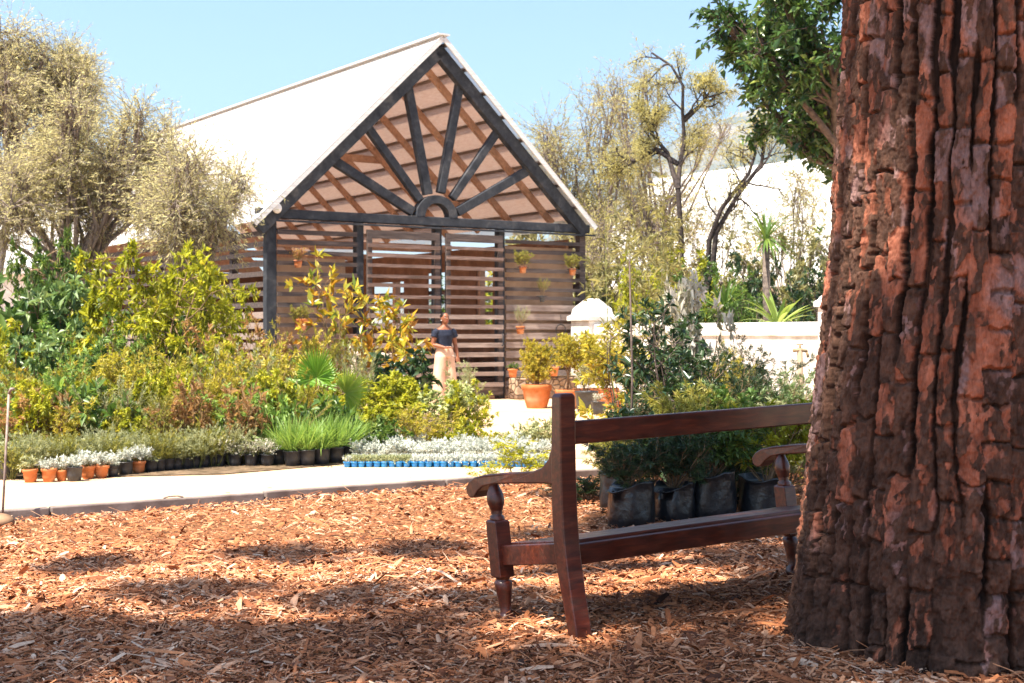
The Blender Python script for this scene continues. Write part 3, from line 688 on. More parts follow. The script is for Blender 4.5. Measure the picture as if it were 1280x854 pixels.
# ================================================================== the big pine: plated bark
def pine_trunk(TX, TY, seed, nth_f=640, nth_b=90, zhi=2.75, nzl=700, ztop=9.6, lean=.035):
    az0 = math.atan2(-TY, -TX)                         # towards the camera
    th = np.concatenate([np.linspace(-1.9, 1.9, nth_f), np.linspace(1.9, 2 * math.pi - 1.9, nth_b + 2)[1:-1]])
    zs = np.concatenate([np.linspace(-.12, zhi, nzl), np.linspace(zhi, ztop, 60)[1:]])
    TH, Z = np.meshgrid(th, zs); R0 = .56
    base = np.interp(Z, [-.12, 0, .15, .4, .7, 1.0, 1.6, 2.55, 5, ztop], [.638, .622, .606, .590, .574, .556, .514, .492, .44, .34])
    lobes = np.exp(-np.maximum(Z, 0) / .32) * (.028 * np.sin(4 * TH + 1.0) + .024 * np.sin(7 * TH + 2.2) + .02 * np.sin(11 * TH))
    a = TH * R0
    cw = .082
    wa = a + .09 * (fbm(a * 2.6, Z * 1.0, seed, 2) - .5) + .022 * (fbm(a * 8, Z * 5, seed + 1, 3) - .5) * 2 + .007 * (fbm(a * 30, Z * 24, seed + 3, 4) - .5) * 2
    X = wa / cw; c_ = np.floor(X); fx = X - c_
    chc = .13 + .22 * hash2(c_, c_ * 0, seed + 4)
    Zw = Z + .020 * (fbm(a * 22, Z * 10, seed + 5, 3) - .5) * 2
    Y_ = Zw / chc + hash2(c_, c_ * 0, seed + 6) * 9; r_ = np.floor(Y_); fy = Y_ - r_
    bx = np.round(X); sg = Z / .42 + hash2(bx, bx * 0, seed + 8) * 9; s0 = np.floor(sg); sf = np.clip((sg - s0 - .75) * 4, 0, 1)
    g = lambda s: np.where(hash2(bx, s, seed + 12) < .36, .10, .6 + .4 * hash2(bx, s, seed + 13))
    vd = g(s0) * (1 - sf) + g(s0 + 1) * sf
    by = np.round(Y_); has = hash2(c_, by, seed + 14) > .22
    rag = .008 * (fbm(a * 40, Z * 46, seed + 15, 4) - .5) * 2
    wv = .004 + .015 * vnoise(a * 9, Z * 5, seed + 16) ** 1.3
    dv = np.minimum(fx, 1 - fx) * cw + rag; dh = np.minimum(fy, 1 - fy) * chc + rag * .7
    pv = np.clip((dv - wv * vd) / .005, 0, 1); pv = 1 - vd * (1 - pv ** .6)
    ph = np.where(has, np.clip((dh - .0015 - .006 * vnoise(a * 20, Z * 8, seed + 23) ** 2) / .006, 0, 1), 1.0)
    rid = np.where(hash2(c_, r_, seed + 17) > .5, hash2(c_, r_, seed + 18), hash2(c_, r_ // 2, seed + 19))
    k1, k2, r2, _, _ = voronoi((wa + .01 * fbm(a * 30, Z * 30, seed + 21, 2)) / .034 + rid * 7, Zw / .085 + rid * 13, seed + 40, .95)
    q1, q2, r3, _, _ = voronoi(wa / .014 + r2 * 5, Zw / .03 + r2 * 9, seed + 60, .95)
    step = np.floor(r2 * 4) / 3; low = np.clip((1.2 - Z) / .9, 0, 1)
    rough = (fbm(a * 55, Z * 35, seed + 80, 4) - .5)
    h = pv * (.038 + .014 * rid) - (1 - ph) * .024 * pv + pv * (step * .009 + np.floor(r3 * 3) / 2 * .003 + rough * (.020 + .016 * low) + (vnoise(a * 150, Z * 110, seed + 81) - .5) * .005 * (1 - .6 * (step < .3)))
    h += .007 * (fbm(a * 5, Z * 2.5, seed + 90, 3) - .5)
    ext = np.clip((Z - zhi - .3) / .5, 0, 1); h = h * (1 - ext) + .03 * ext
    rad = base + lobes + h - .055
    cx = TX + lean * (Z - .3); cy = TY + .01 * Z
    ang = TH + az0
    # scales that have flaked to orange, red and lilac on grey brown outer bark
    n1_ = fbm(a * 40, Z * 14, seed + 130, 4)
    bias = .30 * (fbm(a * 2.2, Z * 1.1, seed + 120, 3) - .45)
    peel = np.clip((.62 * (1 - step) + .62 * rid - .62 - .36 * low + bias + .34 * (r3 - .5) + .5 * (n1_ - .47)) * 6, 0, 1) * np.clip((pv - .6) * 5, 0, 1)
    col = np.empty(TH.shape + (4,)); col[..., 3] = 1
    n1 = fbm(a * 40, Z * 26, seed + 130, 4)
    outer = np.stack([.020 + .155 * n1, .010 + .078 * n1, .006 + .052 * n1], -1) * (.7 + .6 * r2)[..., None]
    n2 = fbm(a * 26, Z * 12, seed + 150, 4)
    red = np.stack([.14 + .42 * n2, .040 + .17 * n2, .020 + .105 * n2], -1) * (.8 + .45 * rid)[..., None]
    lil = np.stack([.15 + .30 * n2, .080 + .20 * n2, .070 + .185 * n2], -1)
    m = np.clip((vnoise(a * 8 + rid * 9, Z * 4 + rid * 5, seed + 140) - .58) * 9, 0, 1)[..., None]
    pc = red * (1 - m) + lil * m
    col[..., :3] = outer * (1 - peel[..., None]) + pc * peel[..., None]
    deep = (1 - np.clip(pv / .5, 0, 1))[..., None]; col[..., :3] = col[..., :3] * (1 - deep) + np.array([.016, .010, .008]) * deep  # furrows darkened by depth: shade painted in over naturally darker crevice bark
    v = np.stack([cx + rad * np.cos(ang), cy + rad * np.sin(ang), Z], -1)
    ny, nx = TH.shape; i = np.arange(ny - 1)[:, None] * nx; j = np.arange(nx)[None]; j2 = (j + 1) % nx
    f = np.stack([i + j, i + j2, i + nx + j2, i + nx + j], -1).reshape(-1, 4)
    return np_mesh('trunk', v.reshape(-1, 3), f, BARK, False, {'bark': col.reshape(-1, 4)}), (float(cx[-1, 0]), float(cy[-1, 0]), ztop)
t = NT('pine_bark'); a = t.attr('bark'); c = t.mix(.6, a.outputs['Color'], t.ramp(t.noise(90, 5, t.coord((1, 1, .5))), [(.3, (.40, .40, .40)), (.7, (1.0, 1.0, 1.0))]), 'MULTIPLY')
t.col(c); fib = t.noise(150, 5, t.coord((1, 1, .14)), .7); c = t.mix(.55, c, t.ramp(fib, [(.3, (.5, .48, .46)), (.7, (1.35, 1.32, 1.3))]), 'MULTIPLY'); t.col(c)
hh = t.mix(.5, t.noise(110, 7, t.coord((1, 1, .6)), .7), fib); t.bump(hh, 1.0, .014); BARK = t.set(.8, .2)
LIMB = m_noise('pine_limb', (.10, .05, .03), (.26, .12, .07), 9, rough=.9)
NEEDLE = m_leaf('pine_needle', [(0, (.02, .045, .015)), (.5, (.045, .085, .025)), (1, (.10, .13, .04))], .25)

def pine_crown(top, spots, seed, parent, nclump=380):
    """long limbs from the trunk head to each spray, each spray a cloud of needle tufts"""
    Rr = np.random.default_rng(seed); paths = []; P = []; D = []
    for (x, y, z, r) in spots:
        s = np.array(top) - np.array([0, 0, Rr.uniform(.1, 2.2)]); e = np.array([x, y, z]); m1 = s + (e - s) * .35 + np.array([0, 0, .5]); m2 = s + (e - s) * .7 + Rr.normal(0, .25, 3)
        d = np.linalg.norm(e - s); paths.append((np.array([s, m1, m2, e]), [.045 + .012 * d, .035 + .008 * d, .03, .015]))
        for q in range(int(nclump * r * r)):
            u = norm(Rr.normal(size=3)) * r * Rr.random() ** .4; u[2] *= .38; c = e + u
            if q % 4 == 0: paths.append((np.array([e + (c - e) * .05, e + (c - e) * .5 + np.array([0, 0, .1]), c]), [.014, .01, .005]))
            k = 26; ax = norm(Rr.normal(size=3) + np.array([0, 0, .9]))
            P.append(c + Rr.normal(0, .035, (k, 3))); D.append(ax + Rr.normal(0, .55, (k, 3)))
    P = np.concatenate(P); D = np.concatenate(D); N = len(P)
    fol = kite_mesh('needles', P, D, Rr.normal(size=(N, 3)), Rr.uniform(.13, .22, N), Rr.uniform(.014, .024, N), Rr.random(N), NEEDLE, .1)
    limbs = tubes_mesh('limbs', paths, LIMB, 8)
    link('limbs', limbs, parent); link('crown', fol, parent)
pine = thing('umbrella_pine', 'massive pine trunk with deeply furrowed orange and brown plated bark beside the bench', 'tree', (0, 0, 0))
me, top = pine_trunk(TREE[0], TREE[1], 5)
link('trunk', me, pine)
def shade(x, y, z): k = z / math.tan(SUN_EL); return (x + SH[0] * k, y + SH[1] * k, z)      # where a bough must hang for its shade to fall at x, y
rp = random.Random(31)
spots = []
for (x, y, r) in PINE_SHADE:
    z = rp.uniform(8.4, 10.5); p = shade(x, y, z); spots.append((*p, r))
for q in range(9):
    th = rp.uniform(0, 6.28); spots.append((top[0] + 3.0 * math.cos(th), top[1] + 2.5 + 2.5 * math.sin(th), rp.uniform(9.5, 11), 1.3))
pine_crown(top, spots, 3, pine)
# ================================================================== leaf materials
YL = m_leaf('lime_leaf', [(0, (.12, .15, .015)), (.45, (.34, .36, .03)), (.8, (.50, .49, .045)), (1, (.58, .48, .06))], .45)
YG = m_leaf('yellow_leaf', [(0, (.16, .15, .025)), (.4, (.38, .34, .045)), (.75, (.50, .43, .06)), (1, (.56, .38, .08))], .4)
OL = m_leaf('olive_leaf', [(0, (.11, .12, .025)), (.45, (.27, .27, .055)), (.8, (.40, .37, .085)), (1, (.46, .38, .12))], .4)
GR = m_leaf('green_leaf', [(0, (.035, .08, .02)), (.5, (.10, .18, .04)), (.85, (.19, .27, .055)), (1, (.30, .33, .07))], .35, .35, .45)
DG = m_leaf('dark_leaf', [(0, (.015, .035, .016)), (.5, (.035, .07, .03)), (.85, (.07, .12, .045)), (1, (.13, .18, .06))], .3, .3, .5)
BG = m_leaf('blue_green_leaf', [(0, (.05, .11, .045)), (.5, (.16, .25, .09)), (1, (.32, .40, .18))], .3, .35, .45)
MG = m_leaf('magnolia_leaf', [(0, (.34, .15, .02)), (.25, (.50, .29, .03)), (.5, (.54, .42, .05)), (.75, (.42, .42, .06)), (1, (.16, .22, .04))], .4, .3, .5)
FE = m_leaf('feathery_leaf', [(0, (.32, .285, .19)), (.4, (.49, .45, .30)), (.75, (.57, .54, .37)), (1, (.61, .60, .46))], .62, .5, .25)
FG = m_leaf('gold_feathery_leaf', [(0, (.24, .22, .11)), (.4, (.40, .36, .17)), (.8, (.50, .47, .24)), (1, (.54, .52, .32))], .6, .5, .25)
SV = m_leaf('silver_leaf', [(0, (.34, .37, .32)), (.5, (.60, .63, .56)), (1, (.78, .80, .74))], .3, .7, .15, (1, 1, 1))
WF = m_leaf('white_bloom_leaf', [(0, (.22, .22, .12)), (.35, (.50, .48, .36)), (.7, (.74, .70, .62)), (1, (.80, .78, .72))], .3, .7, .15, (1, 1, 1))
HE = m_leaf('herb_leaf', [(0, (.18, .20, .11)), (.5, (.36, .38, .21)), (1, (.50, .52, .33))], .35, .6, .2)
CH = m_leaf('chive_leaf', [(0, (.09, .17, .04)), (.5, (.22, .36, .08)), (1, (.38, .50, .14))], .4, .4, .4)
PA = m_leaf('palm_leaf', [(0, (.08, .20, .02)), (.5, (.19, .38, .035)), (1, (.40, .48, .10))], .4, .35, .45)
PL = m_leaf('pale_palm_leaf', [(0, (.25, .30, .12)), (.5, (.40, .45, .20)), (1, (.55, .55, .32))], .35, .4, .35)
DR = m_leaf('dry_leaf', [(0, (.26, .14, .07)), (.5, (.42, .25, .12)), (1, (.52, .38, .22))], .3, .7, .15)
PK = m_leaf('russet_leaf', [(0, (.24, .10, .07)), (.4, (.40, .20, .10)), (.7, (.45, .32, .10)), (1, (.30, .28, .07))], .4)
AG = m_leaf('agave_leaf', [(0, (.14, .22, .05)), (.5, (.28, .38, .08)), (1, (.44, .50, .16))], .3, .4, .4)
TL = m_leaf('tree_leaf', [(0, (.02, .05, .018)), (.5, (.055, .115, .035)), (.85, (.13, .21, .055)), (1, (.24, .31, .09))], .35, .3, .5)
PO = m_leaf('pale_olive_leaf', [(0, (.13, .13, .055)), (.45, (.27, .26, .12)), (.8, (.39, .37, .19)), (1, (.47, .44, .26))], .4)
BARKG = m_noise('grey_branch', (.07, .055, .05), (.19, .15, .125), 14, rough=.9)
BARKD = m_noise('dark_branch', (.06, .042, .038), (.16, .12, .10), 14, rough=.9)
BARKP = m_noise('pale_branch', (.13, .10, .085), (.28, .23, .20), 14, rough=.9)
BARKX = m_noise('black_branch', (.025, .02, .02), (.075, .06, .055), 14, rough=.9)
STEM = m_noise('brown_stem', (.14, .09, .05), (.30, .20, .12), 20, rough=.85, bump=0)
GSTEM = m_noise('green_stem', (.10, .11, .03), (.22, .22, .07), 20, rough=.7, bump=0)

# ================================================================== pots
TERRA = m_noise('terracotta', (.42, .135, .045), (.56, .20, .075), 7, rough=.8, bump=.1, extra=((.50, .27, .15), 3.2))
BLACKP = m_noise('black_plastic', (.022, .023, .027), (.045, .046, .052), 9, rough=.42, spec=.5, bump=0)
BAGM = m_noise('black_film', (.006, .007, .009), (.014, .016, .020), 6, rough=.30, spec=.55, bump=.5, bd=.015)
BLUEP = m_noise('blue_plastic', (.01, .17, .50), (.02, .27, .66), 9, rough=.4, spec=.5, bump=0)
def pot_mesh(name, mat, rt, rb, h, rim=.0, rimh=.0, n=24, lip=.012):
    b = MB(); pr = [(rb * .3, .0), (rb, .0), (rb + (rt - rb) * .5, (h - rimh) * .5), (rt - rim, h - rimh)]
    if rim: pr += [(rt, h - rimh + .002), (rt + .004, h - .006)]
    pr += [(rt, h), (rt - lip, h), (rt - lip * 1.3, h - .03), (rt * .4, h - .035)]
    b.lathe(pr, n); me = b.mesh(name, mat, True)
    me.polygons.foreach_set('use_smooth', [len(p.vertices) == 4 and abs(p.normal.z) < .8 for p in me.polygons]); return me
T_S = pot_mesh('small_clay_pot', TERRA, .058, .038, .105, .006, .022, lip=.006)
T_M = pot_mesh('clay_pot', TERRA, .075, .05, .13, .008, .03, lip=.008)
T_L = pot_mesh('large_clay_pot', TERRA, .27, .175, .42, .022, .10, 32, .025)
T_B = pot_mesh('broad_clay_pot', TERRA, .21, .15, .33, .018, .08, 32, .02)
B_S = pot_mesh('small_black_pot', BLACKP, .058, .044, .11, .003, .012, lip=.003)
B_M = pot_mesh('black_pot', BLACKP, .088, .07, .16, .004, .015, lip=.004)
B_L = pot_mesh('large_black_pot', BLACKP, .17, .13, .30, .006, .03, 28, .006)
BL_ = pot_mesh('blue_cell_pot', BLUEP, .034, .026, .055, .003, .012, 14, .003)
def bag_mesh(seed, r, h):
    rr = np.random.default_rng(seed); n = 40; ph = rr.uniform(0, 6.28, 6); am = rr.uniform(.5, 1, 6); b = MB(); rings = []
    for i, (rf, z) in enumerate([(.3, 0), (.93, .0), (1.0, .035), (1.03, .3), (1.0, .55), (.98, .8), (.99, .95), (1.03, 1.0), (.99, .985), (.93, .86), (.4, .84)]):
        ring = []
        for k in range(n):
            a = k * 2 * math.pi / n
            wob = 1 + .025 * math.sin(3 * a + ph[0] + 3 * z) + .022 * math.sin(7 * a + ph[1] - 5 * z) + .012 * math.sin(13 * a + ph[2] + 9 * z)
            sag = 1 - (.24 * max(0, math.sin(a * 1.0 + ph[3])) ** 2 + .10 * max(0, math.sin(2 * a + ph[4]))) * (1 if i in (6, 7, 8) else 0)
            x = r * rf * wob
            ring.append((x * math.cos(a), x * math.sin(a), h * z * sag))
        rings.append(ring)
    b.loft(rings); return b.mesh('grow_bag', BAGM, True)

# ================================================================== plant kinds
LV = lambda *a: [dict(x) for x in a]
K = {}
shr = dict(n=9, spread=.55, base=.12, wob=.14, trop=.05, r=.009, seg=5)
K['lime'] = plant(1, 1.2, 1.25, LV(shr, dict(n=(6, 9), L=.42, ang=45, start=.25, wob=.15, trop=.06, r=.004), dict(n=(2, 4), L=.55, ang=45, start=.2, wob=.15, r=.002, seg=3)), dict(n=15, L=.075, W=.34, ang=50, up=.1), STEM, YL)
K['lime2'] = plant(2, 1.15, 1.3, LV(dict(shr, n=10), dict(n=(5, 8), L=.5, ang=40, start=.2, wob=.2, trop=.05, r=.004), dict(n=(2, 4), L=.5, ang=50, start=.2, r=.002, seg=3)), dict(n=16, L=.058, W=.30, ang=55, up=.1), STEM, YG)
K['olive'] = plant(3, 1.1, 1.2, LV(dict(shr, n=14), dict(n=(7, 10), L=.45, ang=30, start=.2, wob=.1, trop=.1, r=.003), dict(n=(2, 4), L=.5, ang=35, start=.2, r=.0016, seg=3)), dict(n=20, L=.042, W=.22, ang=40, up=.2), STEM, OL)
K['wisp'] = plant(4, 1.2, 1.0, LV(dict(shr, n=16, spread=.35), dict(n=(6, 9), L=.4, ang=25, start=.3, wob=.12, trop=.1, r=.0025)), dict(n=24, L=.05, W=.13, ang=35, up=.15), STEM, HE)
K['broad'] = plant(5, 1.5, 1.3, LV(dict(shr, n=7, r=.014), dict(n=(5, 8), L=.4, ang=50, start=.3, wob=.15, trop=.05, r=.006), dict(n=(2, 3), L=.45, ang=45, start=.3, r=.003, seg=3)), dict(n=10, L=.15, W=.45, ang=60, bend=.2), STEM, GR)
K['broad2'] = plant(6, 1.3, 1.3, LV(dict(shr, n=8, r=.012), dict(n=(5, 8), L=.42, ang=50, start=.25, wob=.15, r=.006), dict(n=(2, 3), L=.5, ang=45, start=.3, r=.003, seg=3)), dict(n=11, L=.11, W=.42, ang=60, bend=.2), STEM, BG)
K['limetree'] = plant(7, 2.4, 2.3, LV(dict(n=3, spread=.18, base=.05, wob=.08, trop=.1, r=.022, seg=7), dict(n=(9, 12), L=.5, ang=62, start=.32, wob=.12, trop=.02, r=.009, flat=.5, taper=1.2), dict(n=(5, 7), L=.42, ang=45, start=.25, wob=.12, r=.004, seg=4), dict(n=(2, 3), L=.5, ang=45, start=.3, r=.002, seg=3)), dict(n=12, L=.10, W=.30, ang=55, bend=.25), STEM, YL)
K['magnolia'] = plant(8, 2.3, 1.25, LV(dict(n=3, spread=.14, base=.05, wob=.07, trop=.12, r=.016, seg=7), dict(n=(7, 9), L=.30, ang=48, start=.25, wob=.12, trop=.1, r=.007, taper=.9), dict(n=(2, 3), L=.5, ang=50, start=.4, r=.004, seg=3)), dict(n=8, L=.155, W=.36, ang=58, tip=.35, bend=.15, var=.28), STEM, MG)
K['magnolia2'] = plant(9, 1.9, 1.25, LV(dict(n=4, spread=.22, base=.06, wob=.08, trop=.12, r=.014, seg=7), dict(n=(5, 7), L=.32, ang=48, start=.45, wob=.12, trop=.1, r=.007, taper=.6), dict(n=(2, 3), L=.5, ang=50, start=.4, r=.004, seg=3)), dict(n=9, L=.15, W=.36, ang=58, tip=.35, bend=.15, var=.28), STEM, MG)
K['spurge'] = plant(10, .95, .95, LV(dict(shr, n=11, spread=.5), dict(n=(3, 5), L=.42, ang=38, start=.45, wob=.1, trop=.15, r=.005, taper=.4), dict(n=(3, 4), L=.45, ang=50, start=.5, r=.003, seg=3)), dict(n=12, L=.07, W=.42, ang=65, tip=.45), GSTEM, YL)
K['low'] = plant(11, .5, .75, LV(dict(shr, n=14, spread=.9, r=.006), dict(n=(4, 7), L=.4, ang=45, start=.25, r=.003), dict(n=(2, 3), L=.5, ang=45, r=.002, seg=3)), dict(n=12, L=.05, W=.4, ang=55), GSTEM, GR)
K['herb'] = plant(12, .34, .40, LV(dict(n=34, spread=.35, base=.10, wob=.12, trop=.1, r=.003, seg=4), dict(n=(3, 5), L=.4, ang=28, start=.3, r=.0016, seg=3)), dict(n=16, L=.024, W=.2, ang=40, up=.2), GSTEM, HE)
K['silver'] = plant(13, .19, .26, LV(dict(n=22, spread=.6, base=.06, wob=.15, r=.002, seg=4), dict(n=(3, 4), L=.5, ang=40, start=.3, r=.0012, seg=3)), dict(n=12, L=.024, W=.42, ang=50, var=.2), GSTEM, SV)
K['tuft'] = plant(14, .10, .12, LV(dict(n=11, spread=.5, base=.02, wob=.15, r=.0016, seg=3), dict(n=(2, 3), L=.5, ang=40, start=.3, r=.001, seg=3)), dict(n=9, L=.020, W=.4, ang=50, var=.25), GSTEM, SV)
K['bloom'] = plant(15, .22, .28, LV(dict(n=22, spread=.5, base=.07, wob=.15, r=.002, seg=4), dict(n=(3, 4), L=.5, ang=40, start=.3, r=.0012, seg=3)), dict(n=12, L=.02, W=.6, ang=55, var=.25), GSTEM, WF)
K['ball'] = plant(16, .66, .58, LV(dict(n=10, spread=.35, base=.06, wob=.08, trop=.06, r=.007, seg=5), dict(n=(11, 14), L=.5, ang=45, start=.05, trop=.05, r=.003, taper=.5), dict(n=(4, 5), L=.55, ang=45, start=.1, r=.0015, seg=3)), dict(n=22, L=.036, W=.34, ang=50, up=.1), STEM, YG)
K['standard'] = plant(17, .95, .70, LV(dict(n=3, spread=.12, base=.03, wob=.05, trop=.08, r=.012, seg=6), dict(n=(14, 17), L=.42, ang=52, start=.4, trop=.04, r=.004, taper=.5), dict(n=(4, 6), L=.5, ang=42, start=.2, r=.002, seg=3), dict(n=(2, 2), L=.5, ang=40, start=.2, r=.0012, seg=3)), dict(n=16, L=.038, W=.32, ang=50), STEM, YG)
K['conifer'] = plant(18, 1.25, .75, LV(dict(n=6, spread=.22, base=.06, wob=.06, trop=.1, r=.009, seg=7), dict(n=(14, 18), L=.34, ang=36, start=.1, wob=.08, trop=.12, r=.0035, taper=.9), dict(n=(3, 5), L=.5, ang=36, start=.2, trop=.05, r=.0018, seg=3)), dict(n=24, L=.034, W=.13, ang=42), STEM, DG)
K['conifer2'] = plant(19, 1.0, .75, LV(dict(n=9, spread=.35, base=.08, wob=.08, trop=.1, r=.008, seg=6), dict(n=(9, 12), L=.36, ang=36, start=.15, wob=.1, trop=.12, r=.0035, taper=.9), dict(n=(3, 5), L=.5, ang=36, start=.2, trop=.05, r=.0018, seg=3)), dict(n=22, L=.038, W=.16, ang=42), STEM, BG)
K['sapling'] = plant(20, 1.6, 1.0, LV(dict(n=3, spread=.12, base=.04, wob=.07, trop=.1, r=.011, seg=7), dict(n=(7, 10), L=.36, ang=50, start=.25, wob=.12, r=.005, taper=.8), dict(n=(2, 3), L=.5, ang=48, start=.3, r=.0025, seg=3)), dict(n=9, L=.085, W=.40, ang=58, bend=.3, var=.2), BARKD, DG)
K['bagshrub'] = plant(21, .55, .62, LV(dict(n=12, spread=.6, base=.07, wob=.12, trop=.05, r=.006, seg=5), dict(n=(6, 9), L=.42, ang=42, start=.2, trop=.05, r=.003), dict(n=(2, 4), L=.5, ang=42, start=.2, r=.0015, seg=3)), dict(n=14, L=.045, W=.34, ang=50, bend=.15), STEM, GR)
K['bagfine'] = plant(22, .55, .62, LV(dict(n=14, spread=.6, base=.07, wob=.12, trop=.05, r=.006, seg=5), dict(n=(6, 9), L=.42, ang=42, start=.2, trop=.05, r=.003), dict(n=(3, 4), L=.5, ang=42, start=.2, r=.0015, seg=3)), dict(n=20, L=.036, W=.16, ang=45), STEM, DG)
K['bigleaf'] = plant(23, .5, .55, LV(dict(n=9, spread=.7, base=.06, wob=.1, trop=.05, r=.006, seg=5), dict(n=(2, 4), L=.4, ang=45, start=.4, r=.003, seg=3)), dict(n=9, L=.10, W=.42, ang=58, tip=.6, bend=.2), GSTEM, GR)
K['bush'] = plant(24, 2.6, 2.9, LV(dict(n=9, spread=.6, base=.2, wob=.12, trop=.05, r=.03, seg=6), dict(n=(8, 11), L=.42, ang=45, start=.2, trop=.06, r=.012), dict(n=(4, 6), L=.45, ang=45, start=.2, r=.005, seg=3), dict(n=(2, 2), L=.5, ang=45, start=.2, r=.002, seg=3)), dict(n=9, L=.11, W=.34, ang=55), BARKG, GR)
K['wispweed'] = plant(25, .75, .5, LV(dict(n=7, spread=.25, base=.09, wob=.08, trop=.06, r=.004, seg=7), dict(n=(4, 6), L=.26, ang=50, start=.3, r=.002, seg=3)), dict(n=11, L=.065, W=.18, ang=58, bend=.45), GSTEM, YL)
K['bamboo'] = plant(26, 3.2, 1.5, LV(dict(n=7, spread=.10, base=.16, wob=.05, trop=.02, r=.010, seg=10), dict(n=(12, 15), L=.22, ang=45, start=.3, wob=.15, trop=-.05, r=.003, seg=4), dict(n=(2, 3), L=.5, ang=40, start=.3, r=.0015, seg=3)), dict(n=4, L=.12, W=.10, ang=50, bend=.4), GSTEM, PO)
K['dry'] = plant(27, .8, .8, LV(dict(shr, n=16, spread=.7, r=.004), dict(n=(4, 6), L=.4, ang=35, r=.002, seg=3)), dict(n=12, L=.09, W=.14, ang=35, bend=.5), STEM, DR)
R_ = np.random.default_rng(77)
def rosette(seed, n, L, W, elo, ehi, droop, mat, seg=6, prof=None, z0=0.0, spread=.03):
    r = np.random.default_rng(seed); az = r.uniform(0, 6.283, n); el = np.radians(r.uniform(elo, ehi, n))
    d = np.stack([np.cos(az) * np.cos(el), np.sin(az) * np.cos(el), np.sin(el)], -1); p = d * [spread, spread, .02] + [0, 0, z0]
    return strip_mesh('foliage', p, d, np.tile([0, 0, 1.], (n, 1)) + r.normal(0, .1, (n, 3)), L * r.uniform(.7, 1.1, n), W * r.uniform(.8, 1.1, n), r.uniform(.5, 1.4, n) * droop, np.clip(r.normal(.5, .22, n), 0, 1), mat, seg, prof)
K['chive'] = {'stems': None, 'foliage': rosette(5, 170, .40, .009, 48, 88, .55, CH, 5, [.8, 1, 1, .9, .6, .1], 0, .07), 'H': .4}
K['chive2'] = {'stems': None, 'foliage': rosette(6, 130, .46, .010, 25, 85, 1.1, CH, 6, [.8, 1, 1, .9, .6, .1], 0, .07), 'H': .4}
K['agave'] = {'stems': None, 'foliage': rosette(7, 34, .72, .085, 20, 82, .8, AG, 6, None, .05, .06), 'H': .7}
def palm(seed, nfan, mats, h):
    r = np.random.default_rng(seed); P, D, U, Ls, T = [], [], [], [], []; paths = []; V0 = None
    for (az, el, ln, fr, tn) in nfan:
        d = np.array([math.cos(az) * math.cos(el), math.sin(az) * math.cos(el), math.sin(el)]); tip = np.array([0, 0, h]) + d * ln
        paths.append((np.array([[0, 0, h], np.array([0, 0, h]) + d * ln * .5 + [0, 0, .02], tip]), [.012, .009, .006]))
        s = norm(np.cross(d, [0, 0, 1.])); f = norm(np.cross(s, d))
        if abs(fr) > 1.5: fr -= 0
        fan_n = s * math.cos(fr) + f * math.sin(fr); nrm = norm(np.cross(d, fan_n))
        for k in np.linspace(-1.9, 1.9, 34):
            P.append(tip); D.append(d * math.cos(k) + fan_n * math.sin(k) + nrm * (.12 + .05 * r.normal())); U.append(nrm); Ls.append(.36 * (1 - .22 * abs(k) / 1.9) * r.uniform(.92, 1.05)); T.append(np.clip(tn + r.normal(0, .12), 0, 1))
    n = len(P)
    fol = strip_mesh('fronds', np.array(P), np.array(D), np.array(U), np.array(Ls), np.full(n, .028), np.full(n, .18), np.array(T), mats, 5, [.35, .8, 1, .9, .6, .05], .3)
    paths.append((np.array([[0, 0, 0], [.01, 0, h * .5], [0, 0, h + .03]]), [.05, .045, .03]))
    return {'stems': tubes_mesh('stems', paths, STEM), 'foliage': fol, 'H': 1.1}
K['palm'] = palm(3, [(-1.57, 1.38, .34, .0, .5), (.12, .42, .42, 1.15, .85), (3.0, .05, .34, .6, .98), (1.5, 1.0, .30, .25, .4), (2.5, .75, .30, .5, .55), (-.6, .1, .25, .9, .7)], PA, .44)
def variant(k, mat): K[k[0]] = recolour(K[k[1]], mat)
for a in (('olive_gold', 'olive', YG), ('broad_lime', 'broad', YL), ('broad_dark', 'broad', DG), ('lime_green', 'lime', GR), ('russet', 'lime2', PK), ('wisp_gold', 'wisp', OL), ('bush_gold', 'bush', PO), ('bush_lime', 'bush', YL), ('bush_dark', 'bush', DG), ('low_lime', 'low', YL), ('conifer_gold', 'conifer', YG), ('conifer_pale', 'conifer2', HE), ('ball_gold', 'ball', YG), ('bagshrub_lime', 'bagshrub', YL), ('bagfine_gold', 'bagfine', OL), ('tuft_green', 'tuft', HE), ('herb_gold', 'herb', OL), ('silver_green', 'silver', HE), ('bloom_pink', 'bloom', PK), ('limetree_green', 'limetree', GR), ('sapling_lime', 'sapling', YG), ('spurge_pale', 'spurge', PL), ('agave_blue', 'agave', BG), ('bigleaf_lime', 'bigleaf', CH), ('broad_white', 'broad2', WF), ('lime_mid', 'lime2', CH)): variant(a[:2], a[2])

rg_ = random.Random(5)
def put(k, px, d, top, ws, label, name='shrub', cat='shrub', group=None, z=-.05, base=0.0, pot=None):
    """plant of kind k standing at depth d under photo column px, grown to reach photo row top"""
    h = zat(top, d) - z - base; sz = h / K[k]['H']
    rz = (sum(ord(c) * (i + 3) for i, c in enumerate(label)) + int(px) * 7) % 628 / 100.0
    return grow(K[k], name, label, cat, (xat(px, d), d, z), rz, ws, sz, group, base, pot)

